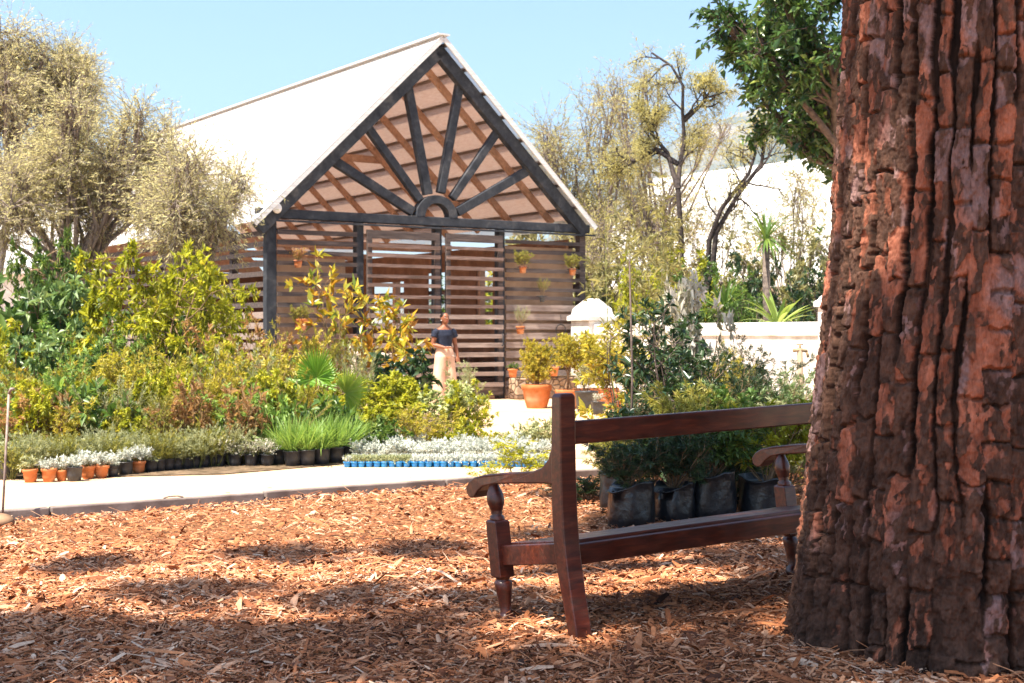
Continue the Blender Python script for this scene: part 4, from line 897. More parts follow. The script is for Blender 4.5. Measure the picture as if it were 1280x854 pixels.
# ================================================================== the planting left of the shed
BEDG = 'nursery shrubs in the dense bed left of the shed'
bed = [
 ('broad', 22, 17.4, 352, 1.0, 'dark green broad leaved shrub at the far left below the feathery tree'),
 ('broad2', 78, 17.8, 345, 1.0, 'blue green broad leaved shrub beside the dark one, left of the lime tree'),
 ('broad_lime', 118, 18.6, 352, .8, 'bright lime broad leaved shrub between the blue green shrub and the lime tree'),
 ('lime_mid', 128, 16.6, 392, .9, 'mid green small leaved shrub under the left side of the lime tree'),
 ('broad2', 45, 15.8, 412, .8, 'lower blue green shrub in front of the dark broad leaved one'),
 ('lime_green', 96, 15.4, 418, .9, 'mid green small leaved shrub in front of the blue green one'),
 ('olive', 8, 14.6, 446, 1.0, 'olive fine leaved bush at the left edge behind the thin metal rod'),
 ('olive_gold', 58, 14.4, 452, .9, 'golden fine leaved bush behind the clay pots'),
 ('wisp_gold', 108, 14.6, 446, 1.1, 'wispy olive bush with upright shoots above the row of clay pots'),
 ('lime2', 158, 14.9, 438, 1.0, 'yellow small leaved bush in front of the lime tree'),
 ('olive', 205, 15.2, 428, 1.0, 'olive bush below the right side of the lime tree'),
 ('lime', 246, 15.6, 418, .9, 'lime green bush right of the lime tree foot'),
 ('olive_gold', 262, 14.4, 458, .9, 'golden bush in front of the lime green one'),
 ('wisp', 300, 14.8, 430, 1.0, 'grey green wispy bush left of the fan palm'),
 ('lime2', 334, 15.4, 424, .9, 'yellow bush between the grey wispy bush and the fan palm'),
 ('russet', 305, 16.6, 394, .9, 'russet and gold shrub close to the shed corner'),
 ('olive', 158, 17.2, 400, 1.1, 'tall olive shrub behind the yellow bush under the lime tree'),
 ('lime_green', 228, 17.6, 392, .9, 'green shrub standing under the lime tree in front of the slatted side wall'),
 ('olive_gold', 355, 17.2, 404, .9, 'golden fine shrub in front of the shed corner post'),
 ('wisp_gold', 345, 14.3, 474, .8, 'low olive wispy bush behind the chive pots'),
 ('dry', 338, 16.0, 442, 1.0, 'dry straw brown tuft among green bushes left of the fan palm'),
 ('lime', 12, 16.4, 398, .8, 'lime bush in front of the darkest shrubs at the left edge'),
 ('russet', 40, 13.9, 488, .7, 'small russet leaved bush behind the first clay pots'),
 ('bigleaf', 118, 13.8, 486, 1.2, 'bright green large leaved plant with upright leaves behind the pot row'),
 ('lime2', 72, 13.7, 492, .6, 'small yellow bush beside the large leaved plant'),
 ('russet', 232, 14.0, 492, .6, 'low reddish bush above the black pots'),
 ('olive', 182, 13.8, 484, .7, 'low olive bush between the large leaved plant and the low reddish bush'),
 ('spurge', 455, 16.4, 470, .9, 'lime green whorled shrub below the shorter gold magnolia'),
 ('spurge', 512, 16.7, 466, .9, 'lime whorled shrub just left of the standing woman'),
 ('spurge_pale', 556, 16.2, 478, .9, 'pale green whorled shrub in front of the woman'),
 ('lime', 586, 16.0, 474, .55, 'slim yellow green shrub at the right end of the bed by the sand'),
 ('spurge', 484, 15.3, 500, .8, 'low lime shrub in front of the magnolia stems'),
 ('lime2', 532, 15.0, 505, .7, 'low yellow shrub in front of the pale whorled one'),
 ('low', 425, 14.9, 505, 1.0, 'low dark green mound right of the fan palm'),
 ('low', 470, 14.6, 520, 1.0, 'low green mound just behind the silver plants'),
 ('bigleaf', 408, 14.7, 500, 1.0, 'glossy large leaved plant under the fan palm'),
 ('low_lime', 575, 14.9, 522, .8, 'low lime mound at the sandy end of the bed'),
 ('olive', 408, 18.6, 404, .9, 'olive shrub behind the tall gold magnolia'),
 ('olive_gold', 375, 15.0, 462, .7, 'golden bush just left of the fan palm'),
 ('wisp', 445, 17.6, 425, .8, 'pale wispy shrub between the two gold magnolias'),
 ('broad_dark', 500, 18.0, 440, .7, 'dark leafy shrub behind the shorter magnolia near the doors'),
 ('conifer_pale', 583, 19.5, 452, .7, 'grey green upright shrub immediately right of the woman'),
]
for k, px, d, top, ws, lab in bed: put(k, px, d, top, ws, lab)
for kk, nn, d0, d1, t0, t1, lab, gp in (
  ('lime2', 9, 14.2, 16.6, 425, 470, 'small yellow leaved nursery shrub amid the taller bushes of the bed', 'small yellow shrubs in the bed'),
  ('spurge', 12, 13.6, 14.6, 462, 512, 'small lime whorled nursery plant amid the bushes of the bed', 'small lime plants in the bed'),
  ('lime_mid', 9, 13.8, 16.0, 440, 490, 'small fresh green leaved shrub amid the bushes of the bed', 'small fresh green shrubs in the bed'),
  ('wisp', 8, 13.6, 15.5, 452, 500, 'small pale wispy shrub amid the bushes of the bed', 'small pale wispy shrubs in the bed'),
  ('bigleaf_lime', 10, 13.5, 14.3, 470, 518, 'small bright green large leaved plant amid the bushes of the bed', 'bright large leaved plants in the bed'),
  ('dry', 5, 13.6, 14.6, 470, 510, 'straw coloured dry tuft amid the bushes of the bed', 'dry tufts in the bed')):
    for q in range(nn):
        px = -5 + (q + rg_.random()) * 355 / nn; put(kk, px, rg_.uniform(d0, d1), rg_.uniform(t0, t1), rg_.uniform(.5, .8), lab, group=gp)
put('limetree', 195, 17.0, 300, .74, 'small spreading tree with layered bright yellow green leaves before the slatted wall', 'small_tree', 'tree').rotation_euler.z = ROT[0]
put('limetree_green', 60, 19.5, 292, .55, 'thin young tree with a few pale green leaf tufts below the feathery tree', 'small_tree', 'tree')
put('limetree', 268, 18.4, 345, .5, 'slim young yellow tree right of the spreading lime tree', 'small_tree', 'tree')
put('magnolia', 424, 19.0, 318, .85, 'tall young magnolia with gold and orange backed leaves before the left shed bay', 'magnolia', 'sapling').rotation_euler.z = ROT[1]
put('magnolia2', 494, 19.6, 368, .85, 'shorter young magnolia with gold leaves in front of the left shed door', 'magnolia', 'sapling').rotation_euler.z = ROT[2]
put('palm', 396, 15.3, 432, .8, 'small fan palm with bright green fronds in the middle of the bed', 'fan_palm', 'palm').rotation_euler.z = .05
# pale rail near the magnolias
PALEW = m_wood('pale_rail', (.42, .34, .27), (.55, .46, .38), (.66, .58, .50), (2, 14, 14))
rl = thing('timber_rail', 'pale round timber rail on two short posts in front of the left door', 'rail', (xat(470, 20.5), 20.5, -.05), .25)
b = MB(); b.tube([(-.42, 0, .99), (0, .01, .965), (.5, 0, .94)], [.045, .05, .045], 10); b.build('rail', PALEW, rl, True)
for s in (-.32, .38):
    b = MB(); b.tube([(s, 0, 0), (s, 0, .95)], .04, 8); b.build('post', PALEW, rl, True)

# ================================================================== the front row of pots, the chives, the silver plants
def ground_d(py): return F * (CAMH + .05) / (py - HZ)
def potted(pot, pk, px, bottom, name, label, cat, ph, s=1.0, sz=None, group=None, ps=1.0, d=None):
    d = d or ground_d(bottom); t = thing(name, label, cat, (xat(px, d), d, -.05), rg_.uniform(0, 6.28), group)
    if pot in (T_S, T_M, B_S, B_M): t.rotation_euler.x = rg_.gauss(0, .035); t.rotation_euler.y = rg_.gauss(0, .035); s *= rg_.uniform(.85, 1.15)
    p = link('pot', pot, t); p.scale = (ps, ps, ps)
    for key in ('stems', 'foliage'):
        if K[pk].get(key) is not None:
            o = link(key, K[pk][key], t, (0, 0, ph * ps - .03)); o.scale = (s, s, sz or s)
    return t
row = [
 (38, 603, T_M, 'tuft_green', 1.3, 'small clay pot with a thin green tuft, first in the pot row'),
 (61, 602.5, T_M, 'silver', .62, 'wide clay pot with silver leaves, second in the pot row from the left'),
 (77, 601.5, T_S, 'tuft', 1.3, 'darker small clay pot squeezed between the wide clay pot and a black pot'),
 (92.5, 601.5, B_M, 'silver', .75, 'black pot with silver leaves standing between two clay pots'),
 (110, 598.5, T_M, 'silver', .72, 'bright clay pot of silver foliage, left one of the touching pair'),
 (126, 597.5, T_M, 'silver', .7, 'bright clay pot of silver foliage, right one of the touching pair'),
 (141, 596, B_S, 'silver', .65, 'black pot with silver foliage just right of the clay pair'),
 (157, 594, B_M, 'silver', .8, 'larger black pot of silver foliage left of a lone clay pot'),
 (173, 592, T_M, 'silver', .85, 'lone clay pot of silver foliage among black pots'),
]
for px, bt, pm, pk, s, lab in row: potted(pm, pk, px, bt, 'potted_plant', lab, 'potted plant', .13 if pm is T_M else (.105 if pm is T_S else (.16 if pm is B_M else .11)), s * 1.05, ps={T_M: .88, T_S: .9, B_M: .78, B_S: .9}[pm])
potted(B_L, 'silver_green', 5, 599, 'potted_plant', 'big black pot with grey green foliage at the left end behind the rod', 'potted plant', .3, 1.0, ps=.55)
potted(T_S, 'tuft_green', 49, 590, 'potted_plant', 'small clay pot half hidden behind the first pots', 'potted plant', .105, 1.5)
potted(B_S, 'tuft_green', 27, 592, 'potted_plant', 'small black pot behind the first clay pot', 'potted plant', .11, 1.5)
for i, px in enumerate(range(188, 270, 11)):
    potted(B_M, 'herb_gold' if i % 3 else 'silver_green', px, 590.5 - (px - 188) * .09, 'potted_plant', 'small black pot of golden green herbs in the row right of the clay pots', 'potted plant', .15, .62, .42, 'black pots of golden herbs', .72)
for i, px in enumerate(range(274, 340, 10)):
    potted(B_M, 'bloom', px, 583 - (i % 2) * 2.5, 'potted_plant', 'black pot covered in tiny white flowers left of the chives', 'potted plant', .15, .85, None, 'black pots of white flowers', .75)
for i, (px, bt) in enumerate(((348, 581), (366, 583), (384, 582.5), (402, 581), (419, 579), (432, 576.5), (376, 575), (410, 573))):
    potted(B_M, 'chive' if i % 3 else 'chive2', px, bt, 'chive_pot', 'black pot of tall bright green chive like blades', 'potted plant', .16, .95, .85, 'pots of bright green blades', .98)
potted(B_L, 'chive', 440, 567, 'chive_pot', 'larger black pot at the right end of the green blades', 'potted plant', .3, .8, .7, None, .7)
# second rank of low herbs behind the row
for i in range(32):
    px = -8 + i * 10.6 + rg_.uniform(-3, 3); d = float(np.interp(px, [-10, 330], [12.35, 13.75])) + (i % 2) * .38 + rg_.uniform(-.08, .08)
    grow(K[('herb', 'herb', 'herb_gold')[i % 3]], 'herb', 'low grey green feathery herb in the bed edge behind the front pot row', 'herb', (xat(px, d), d, -.05), rg_.uniform(0, 6.28), rg_.uniform(.9, 1.2), rg_.uniform(.95, 1.35), 'grey green herbs behind the pot row')
# blue cell pots, four ranks; every pot a thing
q0 = np.array([xat(434, 13.52), 13.52]); q1 = np.array([xat(694, 13.56), 13.56]); dirb = (q1 - q0) / 28
first = None
for r_ in range(4):
    for k in range(29):
        p = q0 + dirb * (k + rg_.uniform(-.08, .08)) + np.array([.012 * (r_ % 2), .078 * r_ + rg_.uniform(-.006, .006)])
        if first is None:
            first = potted(BL_, 'tuft', 434, 577, 'seedling_pot', 'little blue pot with a tuft of pale leaves in the tray row on the sand', 'seedling pot', .055, .85, None, 'blue seedling pots'); o = first
            kids = list(first.children)
        else:
            o = first.copy(); COL.objects.link(o)
            for ch in kids:
                c = ch.copy(); COL.objects.link(c); c.parent = o
                if 'foliage' in c.name and (k < 9 and r_ < 3): c.data = K['tuft_green']['foliage']
        o.location = (p[0], p[1], -.05); o.rotation_euler.z = rg_.uniform(0, 6.28)
# silver cushions behind the blue pots
for i in range(34):
    r_ = i // 12; px = 452 + (i % 12) * 20 + r_ * 7 + rg_.uniform(-3, 3); d = 14.05 + r_ * .42 + rg_.uniform(-.06, .06)
    if px > 694: continue
    grow(K['silver'], 'silver_cushion', 'silver white cushion plant in the sand bed behind the blue pots', 'plant', (xat(px, d), d, -.05), rg_.uniform(0, 6.28), rg_.uniform(.95, 1.25), rg_.uniform(.95, 1.3), 'silver cushion plants')
for i in range(11):
    px = 560 + i * 13; d = 15.75 + rg_.uniform(-.1, .1)
    potted(B_S, ('low_lime', 'tuft_green')[i % 2], px, 0, 'seedling_pot', 'small black pot with a little green seedling behind the silver cushions', 'seedling pot', .11, (.28, 1.2)[i % 2], None, 'small black seedling pots on the sand', .9, d=d)
grow(K['bloom_pink'], 'flower_clump', 'pinkish low flower clump at the sandy end of the bed', 'plant', (xat(570, 15.3), 15.3, -.05), .4, 1.6, 1.1)
grow(K['silver_green'], 'silver_bush', 'pale feathery tuft on the sand right of the silver cushions', 'plant', (xat(672, 15.0), 15.0, -.05), .4, 1.9, 2.0)
# small blocks and trays right of the bench post
b = MB(); b.box((0, 0, .05), (.24, .2, .10)); o = tag(b.build('pale_brick', m_noise('pale_block', (.55, .45, .38), (.68, .58, .5), 8), bevel=.006), 'pale brick lying on the sand beside small black trays', 'brick'); o.location = (xat(731, 14.6), 14.6, -.05); o.rotation_euler.z = .2
for i in range(5): potted(B_S, 'tuft_green', 741 + i * 8.4, 0, 'seedling_pot', 'tiny black pot in the short row seen under the bench rail', 'seedling pot', .11, .6, None, 'tiny black pots seen below the bench rail', .62, d=14.75)

# ================================================================== pots near the shed
put_ = potted
potted(T_L, 'ball', 671, 505, 'potted_shrub', 'large clay pot with one rounded yellow green shrub on the sand before the stone trough', 'potted shrub', .42, .95, 1.26, d=24.6, ps=.98)
potted(T_B, 'standard', 709, 0, 'potted_shrub', 'clay pot with a gold shrub turning orange, left of the black tub', 'potted shrub', .33, .95, .98, d=24.4)
potted(T_B, 'standard', 731, 0, 'potted_shrub', 'clay pot with a rounded gold shrub directly behind the black tub', 'potted shrub', .33, 1.25, 1.05, d=24.9)
potted(T_B, 'ball', 757, 0, 'potted_shrub', 'clay pot with a broad yellow shrub in front of the white wall pillar', 'potted shrub', .33, 1.35, 1.35, d=24.3, ps=1.1)
potted(T_L, 'sapling_lime', 783, 0, 'potted_shrub', 'clay pot with a loose gold sapling before the white wall', 'potted shrub', .42, .9, .62, d=23.6, ps=.75)
potted(B_L, 'conifer_pale', 733, 0, 'potted_shrub', 'black tub with a thin grey green shrub amid the clay pots', 'potted shrub', .3, .5, .5, d=23.4, ps=1.15)
potted(B_M, 'bloom', 748, 0, 'potted_shrub', 'small black pot with pale yellow flowers in front of the black tub', 'potted plant', .16, .8, d=22.6, ps=1.3)
potted(T_M, 'low', 641, 0, 'potted_plant', 'small clay pot on the stone trough beside the right door', 'potted plant', .13, .35, d=27.45, ps=1.25).location.z = .40
potted(T_M, 'conifer2', 692, 0, 'potted_plant', 'small clay pot with a dark bush at the right end of the stone trough', 'potted plant', .13, .5, .45, d=28.3, ps=1.4).location.z = .40
# wall pots on the slats
def wallpot(px, py, pk, s, lab, pm=None, ps=1.05):
    u = upx(px); p = SW(u, -.16, fz(py, u)); t = thing('wall_pot', lab, 'wall pot', p, RZ)
    o = link('pot', pm or T_M, t, (0, 0, -.06)); o.scale = (ps,) * 3
    for key in ('stems', 'foliage'):
        if K[pk].get(key) is not None:
            c = link(key, K[pk][key], t, (0, 0, .06)); c.scale = (s, s, s)
    b = MB(); b.tube([(.11 * math.cos(k * .5236), .11 * math.sin(k * .5236) , .055) for k in range(13)], .006, 5, cap=False); b.tube([(0, .10, .055), (0, .15, .06)], .008, 5); b.build('bracket', DARK, t)
wallpot(368, 331, 'bloom_pink', 1.1, 'upper clay wall pot with a pale dry plant on the left bay slats')
wallpot(371, 409, 'bagfine_gold', .62, 'lower clay wall pot with an olive plant on the left bay slats', ps=1.6)
wallpot(648, 338, 'bagfine_gold', .62, 'clay wall pot with a golden plant high beside the right door')
wallpot(710, 341, 'bagfine_gold', .58, 'clay wall pot with an olive plant high near the right corner post')
wallpot(672, 374, 'wisp_gold', .32, 'middle wall pot with a trailing olive plant on the right bay', B_M, .6)
wallpot(645, 414, 'wisp', .38, 'lowest wall pot with a grey spidery plant on the pale slats', T_M, 1.2)

# ================================================================== nursery stock right of centre
def bagged(seed, k, px, d, r, h, s, sz, lab, kmat=None):
    t = thing('grow_bag', lab, 'grow bag', (xat(px, d), d, float(gz(xat(px, d), d)) - .01), 0); me = bag_mesh(seed, r, h); link('bag', me, t).rotation_euler.z = seed * 1.3
    for key in ('stems', 'foliage'):
        if K[k].get(key) is not None: c = link(key, K[k][key], t, (0, 0, h * .8)); c.scale = (s, s, sz); c.rotation_euler.z = seed
    return t
bagged(1, 'bagfine', 789, 8.95, .145, .31, .95, .62, 'black grow bag with a dark fine leaved shrub, nearest the bench post')
bagged(2, 'bagfine', 843, 9.15, .13, .27, 1.0, .80, 'black grow bag with a fine dark shrub hanging over its rim, second from the post')
bagged(3, 'bagshrub', 889, 9.25, .155, .33, .95, .85, 'black grow bag with a round leaved green shrub in the middle of the bag row')
bagged(4, 'bagshrub_lime', 958, 9.35, .175, .29, 1.10, 1.0, 'wide black grow bag with a sunlit lime shrub next to the far armrest')
bagged(5, 'bagfine_gold', 772, 9.75, .12, .30, .8, .55, 'small black grow bag hidden behind the one nearest the bench post')
bagged(6, 'bagshrub', 925, 10.2, .15, .30, 1.1, 1.05, 'black grow bag behind the wide one, its green shrub under the top rail')
bagged(7, 'bagfine_gold', 865, 10.1, .15, .30, 1.1, 1.15, 'black grow bag with a golden fine shrub behind the middle of the bag row')
grow(K['bagfine'], 'low_conifer', 'low dark feathery conifer spreading on the chips left of the grow bags', 'shrub', (xat(742, 10.2), 10.2, 0), 0, 1.0, .38)
stock = [
 ('sapling', 838, 11.6, 372, .85, 'tall dark leaved sapling standing before the white wall'),
 ('sapling', 800, 12.2, 392, .75, 'dark sapling with thinner foliage left of the tallest one'),
 ('sapling_lime', 778, 12.8, 402, .8, 'loose gold leaved sapling right of the clay pots'),
 ('conifer', 872, 11.2, 432, .95, 'dark feathery conifer right of the tall dark sapling'),
 ('conifer_gold', 900, 12.0, 425, .85, 'golden feathery conifer between two dark ones'),
 ('conifer', 934, 11.6, 430, .95, 'dark pointed conifer in front of the wall coping'),
 ('conifer2', 905, 10.8, 478, .95, 'blue green bushy conifer above the middle grow bags'),
 ('conifer2', 968, 11.6, 462, .95, 'blue green conifer near the standpipe'),
 ('conifer_pale', 985, 10.6, 500, 1.0, 'pale grey green feathery shrub between the standpipe and the trunk'),
 ('conifer', 805, 11.2, 470, .9, 'dark low conifer left of the tall dark sapling'),
 ('conifer', 845, 10.7, 500, .9, 'small dark conifer directly above the second grow bag'),
 ('conifer_pale', 1015, 12.2, 470, .9, 'pale feathery shrub partly hidden by the pine trunk'),
 ('bagfine_gold', 782, 10.8, 545, 1.1, 'golden low shrub behind the nearest grow bag'),
 ('sapling', 822, 12.0, 388, .8, 'dark sapling crowding the left side of the tallest one'),
 ('sapling', 866, 12.4, 396, .85, 'dark leaved sapling right of the white flowering bush'),
 ('conifer', 888, 12.6, 408, 1.2, 'tall dark conifer standing out against the white coping'),
 ('conifer_pale', 955, 13.2, 436, 1.2, 'tall pale feathery conifer between the dark ones and the standpipe'),
 ('conifer', 850, 12.2, 440, 1.3, 'wide dark conifer under the white flowering bush'),
 ('broad_white', 862, 13.6, 340, .5, 'white flowering bush rising above the white coping among dark saplings'),
 ('conifer', 825, 12.6, 420, 1.2, 'broad dark conifer behind the tall dark sapling'),
 ('conifer2', 870, 12.8, 452, 1.3, 'broad blue green conifer behind the first feathery one'),
 ('conifer', 915, 13.0, 440, 1.3, 'broad dark conifer below the agave'),
 ('conifer2', 950, 12.4, 480, 1.3, 'dense low blue green conifer left of the standpipe'),
 ('sapling', 862, 10.9, 440, .8, 'shorter dark leaved sapling right of the tallest one'),
 ('broad_dark', 815, 10.2, 515, .5, 'dark broad leaved shrub seen just under the top rail near the post'),
 ('conifer_gold', 940, 10.6, 520, 1.1, 'golden feathery shrub seen under the top rail near the far arm'),
 ('conifer', 985, 10.9, 510, 1.2, 'dark feathery shrub behind the far armrest'),
 ('bagfine', 905, 9.9, 548, 1.2, 'dark fine shrub filling the gap between the middle bags'),
]
for k, px, d, top, ws, lab in stock: put(k, px, d, top, ws, lab, z=0)
# bamboo cane and the tall wispy bamboo
b = MB(); b.tube([(0, 0, 0), (.02, 0, .9), (.0, .02, 1.75)], [.010, .009, .006], 7); o = tag(b.build('bamboo_cane', BARKD, smooth=True), 'thin upright bamboo cane rising from the dark stock near the bench post', 'cane'); o.location = (xat(787, 10.4), 10.4, 0)
put('bamboo', 800, 17.0, 215, .85, 'tall thin bamboo with drooping grey green leaves right of the shed', 'bamboo', 'bamboo')
put('wispweed', 642, 11.95, 545, .8, 'thin upright green weed rising behind the bench arm', 'weed', 'plant', z=-.03)
put('wispweed', 612, 11.6, 578, .7, 'short leafy weed beside the kerb left of the bench arm', 'weed', 'plant', z=-.03)
put('wispweed', 668, 11.9, 560, .8, 'leafy weed between the bench arm and the bench post', 'weed', 'plant', z=-.03)

# ================================================================== behind the white wall
wallside = [
 ('bush_gold', 765, 31, 330, 1.0, 'gold olive bush rising behind the white wall pillar'),
 ('bush_lime', 800, 29.5, 338, .75, 'lime bush behind the white wall left of the palm lily'),
 ('bush_lime', 845, 30.5, 312, .8, 'bright lime pointed bush in the middle behind the wall'),
 ('bush', 885, 29.0, 330, .8, 'green bush right of the lime bush behind the wall'),
 ('bush_dark', 915, 30.5, 318, .8, 'dark green bush left of the slender palm lily'),
 ('bush_gold', 985, 31.0, 290, .9, 'pale olive bush behind the slender palm lily'),
 ('bush_dark', 1020, 28.0, 335, .8, 'dark bush beside the pine trunk edge behind the wall'),
 ('bush', 935, 27.0, 368, .55, 'low green bush at the coping next to the bright rosette'),
 ('bush_gold', 720, 36, 300, 1.2, 'olive bush just right of the shed behind its corner'),
 ('bush_gold', 690, 44, 250, 1.4, 'far olive bush half hidden by the shed gable'),
 ('bush_gold', 820, 40, 290, 1.5, 'broad dry olive bush beneath the dark limbed tree'),
 ('bush', 1060, 33, 280, 1.0, 'green bush mostly hidden behind the pine trunk'),
]
for k, px, d, top, ws, lab in wallside: put(k, px, d, top, ws, lab)
for u_, w_, kk, lb in ((8.9, 5.2, 'bush_lime', 'lime bush seen only through the slats beyond the shed doors'), (9.2, 8.4, 'bush', 'green bush seen only through the slats behind the shed')):
    q_ = SW(u_, w_, 0); grow(K[kk], 'shrub', lb, 'shrub', (q_.x, q_.y, -.05), 1.0, 1.0, 1.1)
for q in range(13):                               # the planting goes on beyond both edges of the frame
    kk = ('olive', 'lime2', 'broad', 'lime', 'wisp', 'olive_gold')[q % 6]; dd = rg_.uniform(14, 19); px = -40 - q * 24
    put(kk, px, dd, rg_.uniform(390, 450), rg_.uniform(.9, 1.2), 'nursery bush where the planting bed goes on beyond the metal rod', group='bushes beyond the metal rod')
for q in range(7):
    kk = ('bush', 'bush_gold', 'bush_dark')[q % 3]; px = 1090 + q * 62
    put(kk, px, rg_.uniform(26, 34), rg_.uniform(280, 330), rg_.uniform(.9, 1.2), 'garden bush hidden behind the pine trunk beyond the white wall', group='bushes behind the pine trunk')
ag = grow(K['agave'], 'agave', 'bright yellow green agave rosette just above the white wall coping', 'agave', (xat(972, 25.6), 25.6, 1.32), 0, 1.05, 1.0)
b = MB(); b.box((0, 0, .68), (1.1, 1.1, 1.36)); 
ped = tag(b.build('raised_bed', WHITE, bevel=.03), 'white raised bed hidden behind the wall under the agave', 'planter'); ped.location = (xat(974, 25.7), 25.7, -.05)
pl = thing('palm_lily', 'slender palm lily with a bare brown trunk and spiky head behind the wall', 'palm', (xat(957, 28), 28, -.05))
b = MB(); hh = zat(300, 28) + .05; b.tube([(0, 0, 0), (.03, 0, hh * .5), (0, 0, hh)], [.10, .085, .07], 10); b.build('trunk', BARKG, pl, True)
link('crown', rosette(12, 60, .75, .05, -25, 85, 1.0, GR, 5, None, 0, .05), pl, (0, 0, hh))
pl2 = thing('palm_lily', 'spiky leaved plant low behind the wall among the green bushes', 'palm', (xat(905, 27.2), 27.2, -.05))
b = MB(); hh = 1.7; b.tube([(0, 0, 0), (.02, 0, hh)], [.08, .06], 10); b.build('trunk', BARKG, pl2, True)
link('crown', rosette(13, 46, .65, .07, 5, 85, .8, GR, 5, None, 0, .05), pl2, (0, 0, hh))

# ================================================================== trees
def tree(name, label, cat, loc, pr):
    return grow(pr, name, label, cat, loc, 0, 1, 1, stem_name='trunk', leaf_name='crown')
def blob_tree(seed, base, d, blobs, name, label, leafm, bark=BARKD, dens=150, L=.06, W=.2, tl=.42, nl=16, r0=.09, ang=36, depth=.8, bend=.2, fork=.45, sag=.0, jit=.015, fill=0):
    """trunk at base (px); a limb to every leaf mass (px, py, radius px) and sprays of twigs through its volume"""
    R = np.random.default_rng(seed); o = np.array([xat(base[0], d), d, -.05]); paths = []; P = []; D = []; T = []
    C_ = [(np.array([xat(px, d), d + R.uniform(-1, 1) * depth * 1.2, zat(py, d)]) - o, r / F * d) for px, py, r in blobs]
    if fill: C_ = C_ + [(c + norm(R.normal(size=3)) * r * .9 * np.array([1, 1, .8]), r * R.uniform(.5, .75)) for c, r in C_ for _ in range(fill)]
    cen = np.mean([c for c, _ in C_], axis=0); fk = cen * np.array([.5, .5, fork]); fk[2] = cen[2] * fork
    trunk = np.array([[0, 0, 0], fk * .5 + R.normal(0, .06, 3), fk]); paths.append((trunk, [r0, r0 * .85, r0 * .75]))
    for c, r in C_:
        m1 = fk + (c - fk) * .4 + R.normal(0, .10, 3) * np.linalg.norm(c - fk) * .5 + np.array([0, 0, .1]); m2 = fk + (c - fk) * .75 + R.normal(0, .08, 3)
        limb = np.array([fk, (fk + m1) / 2 + R.normal(0, .04, 3), m1, m2, c + np.array([0, 0, r * .3])]); paths.append((limb, r0 * np.array([.55, .45, .36, .26, .12])))
        nb = max(5, int(8 + 6 * r))
        for q in range(nb):                              # boughs inside the mass
            u = norm(R.normal(size=3)) * r * R.uniform(.45, .95); e = c + u; s = m2 + (c - m2) * R.uniform(-.3, 1)
            k = (s + e) / 2 + R.normal(0, .1 * r, 3) + np.array([0, 0, .12 * r]); bp = np.array([s, (s + k) / 2 + R.normal(0, .03, 3), k, (k + e) / 2 + R.normal(0, .04, 3), e]); paths.append((bp, r0 * np.array([.17, .14, .11, .07, .03])))
            tn = R.normal(0, .13)
            for w in range(max(3, int(dens * r * r / nb))):
                f = R.uniform(.25, 1) * 4; a = min(int(f), 3); p = bp[a] + (bp[a + 1] - bp[a]) * (f - a)
                dr = norm(norm(u) * .7 + R.normal(0, .75, 3) + np.array([0, 0, .1])); l = tl * R.uniform(.5, 1.3)
                tp = [p]
                for g in range(4): dr = norm(dr + R.normal(0, .18, 3) + np.array([0, 0, -sag])); tp.append(tp[-1] + dr * l / 4)
                tp = np.array(tp); paths.append((tp, [.0055, .0048, .004, .003, .002]))
                f = np.sort(R.uniform(.1, 1, nl)) * 4; ai = np.minimum(f.astype(int), 3); P.append(tp[ai] + (tp[ai + 1] - tp[ai]) * (f - ai)[:, None]); D.append(tp[ai + 1] - tp[ai]); T.append(np.full(nl, tn + R.normal(0, .10)))
    P = np.concatenate(P); D = np.concatenate(D); T = np.concatenate(T); N = len(P); D /= np.linalg.norm(D, axis=1, keepdims=True)
    pp = np.cross(D, R.normal(size=(N, 3))); pp /= np.linalg.norm(pp, axis=1, keepdims=True); an = np.radians(ang * R.uniform(.5, 1.5, N))[:, None]
    Ls = L * R.lognormal(0, .22, N)
    fol = kite_mesh('crown', P + R.normal(0, jit, (N, 3)), D * np.cos(an) + pp * np.sin(an), R.normal(0, .6, (N, 3)) + np.array([0, 0, 1.]), Ls, Ls * W * R.uniform(.8, 1.2, N), np.clip(.5 + T + R.normal(0, .15, N), 0, 1), leafm, bend=bend)
    return grow({'stems': tubes_mesh('trunk', paths, bark), 'foliage': fol}, name, label, 'tree', tuple(o), 0, 1, 1, stem_name='trunk', leaf_name='crown')
FT = dict(dens=FD, fill=2, L=.062, W=.14, tl=.6, nl=19)
blob_tree(41, (-30, 0), 25, [(18, 62, 55), (70, 92, 46), (-32, 110, 65), (98, 138, 34), (45, 138, 55), (8, 36, 32), (60, 60, 24), (92, 100, 26)], 'feathery_tree', 'tall feathery pale olive tree with dark limbs at the upper left corner', FE, bark=BARKP, fork=.6, **FT)
blob_tree(42, (70, 0), 21.5, [(40, 200, 52), (100, 192, 50), (150, 178, 40), (90, 245, 58), (35, 265, 52), (155, 236, 54), (188, 168, 26), (-10, 230, 50), (120, 150, 24), (175, 142, 16)], 'feathery_tree', 'broad low feathery olive tree in front of the left roof slope', FE, bark=BARKP, fork=.5, **FT)
blob_tree(43, (225, 0), 20.5, [(215, 226, 42), (256, 232, 36), (240, 272, 38), (284, 240, 24), (198, 270, 40), (270, 276, 28), (292, 216, 14)], 'feathery_tree', 'smaller feathery gold olive tree covering the lower left roof edge', FE, bark=BARKP, fork=.55, **FT)
FT2 = dict(dens=FD * .27, fill=2, L=.085, W=.18, tl=.95, nl=13, depth=1.4)
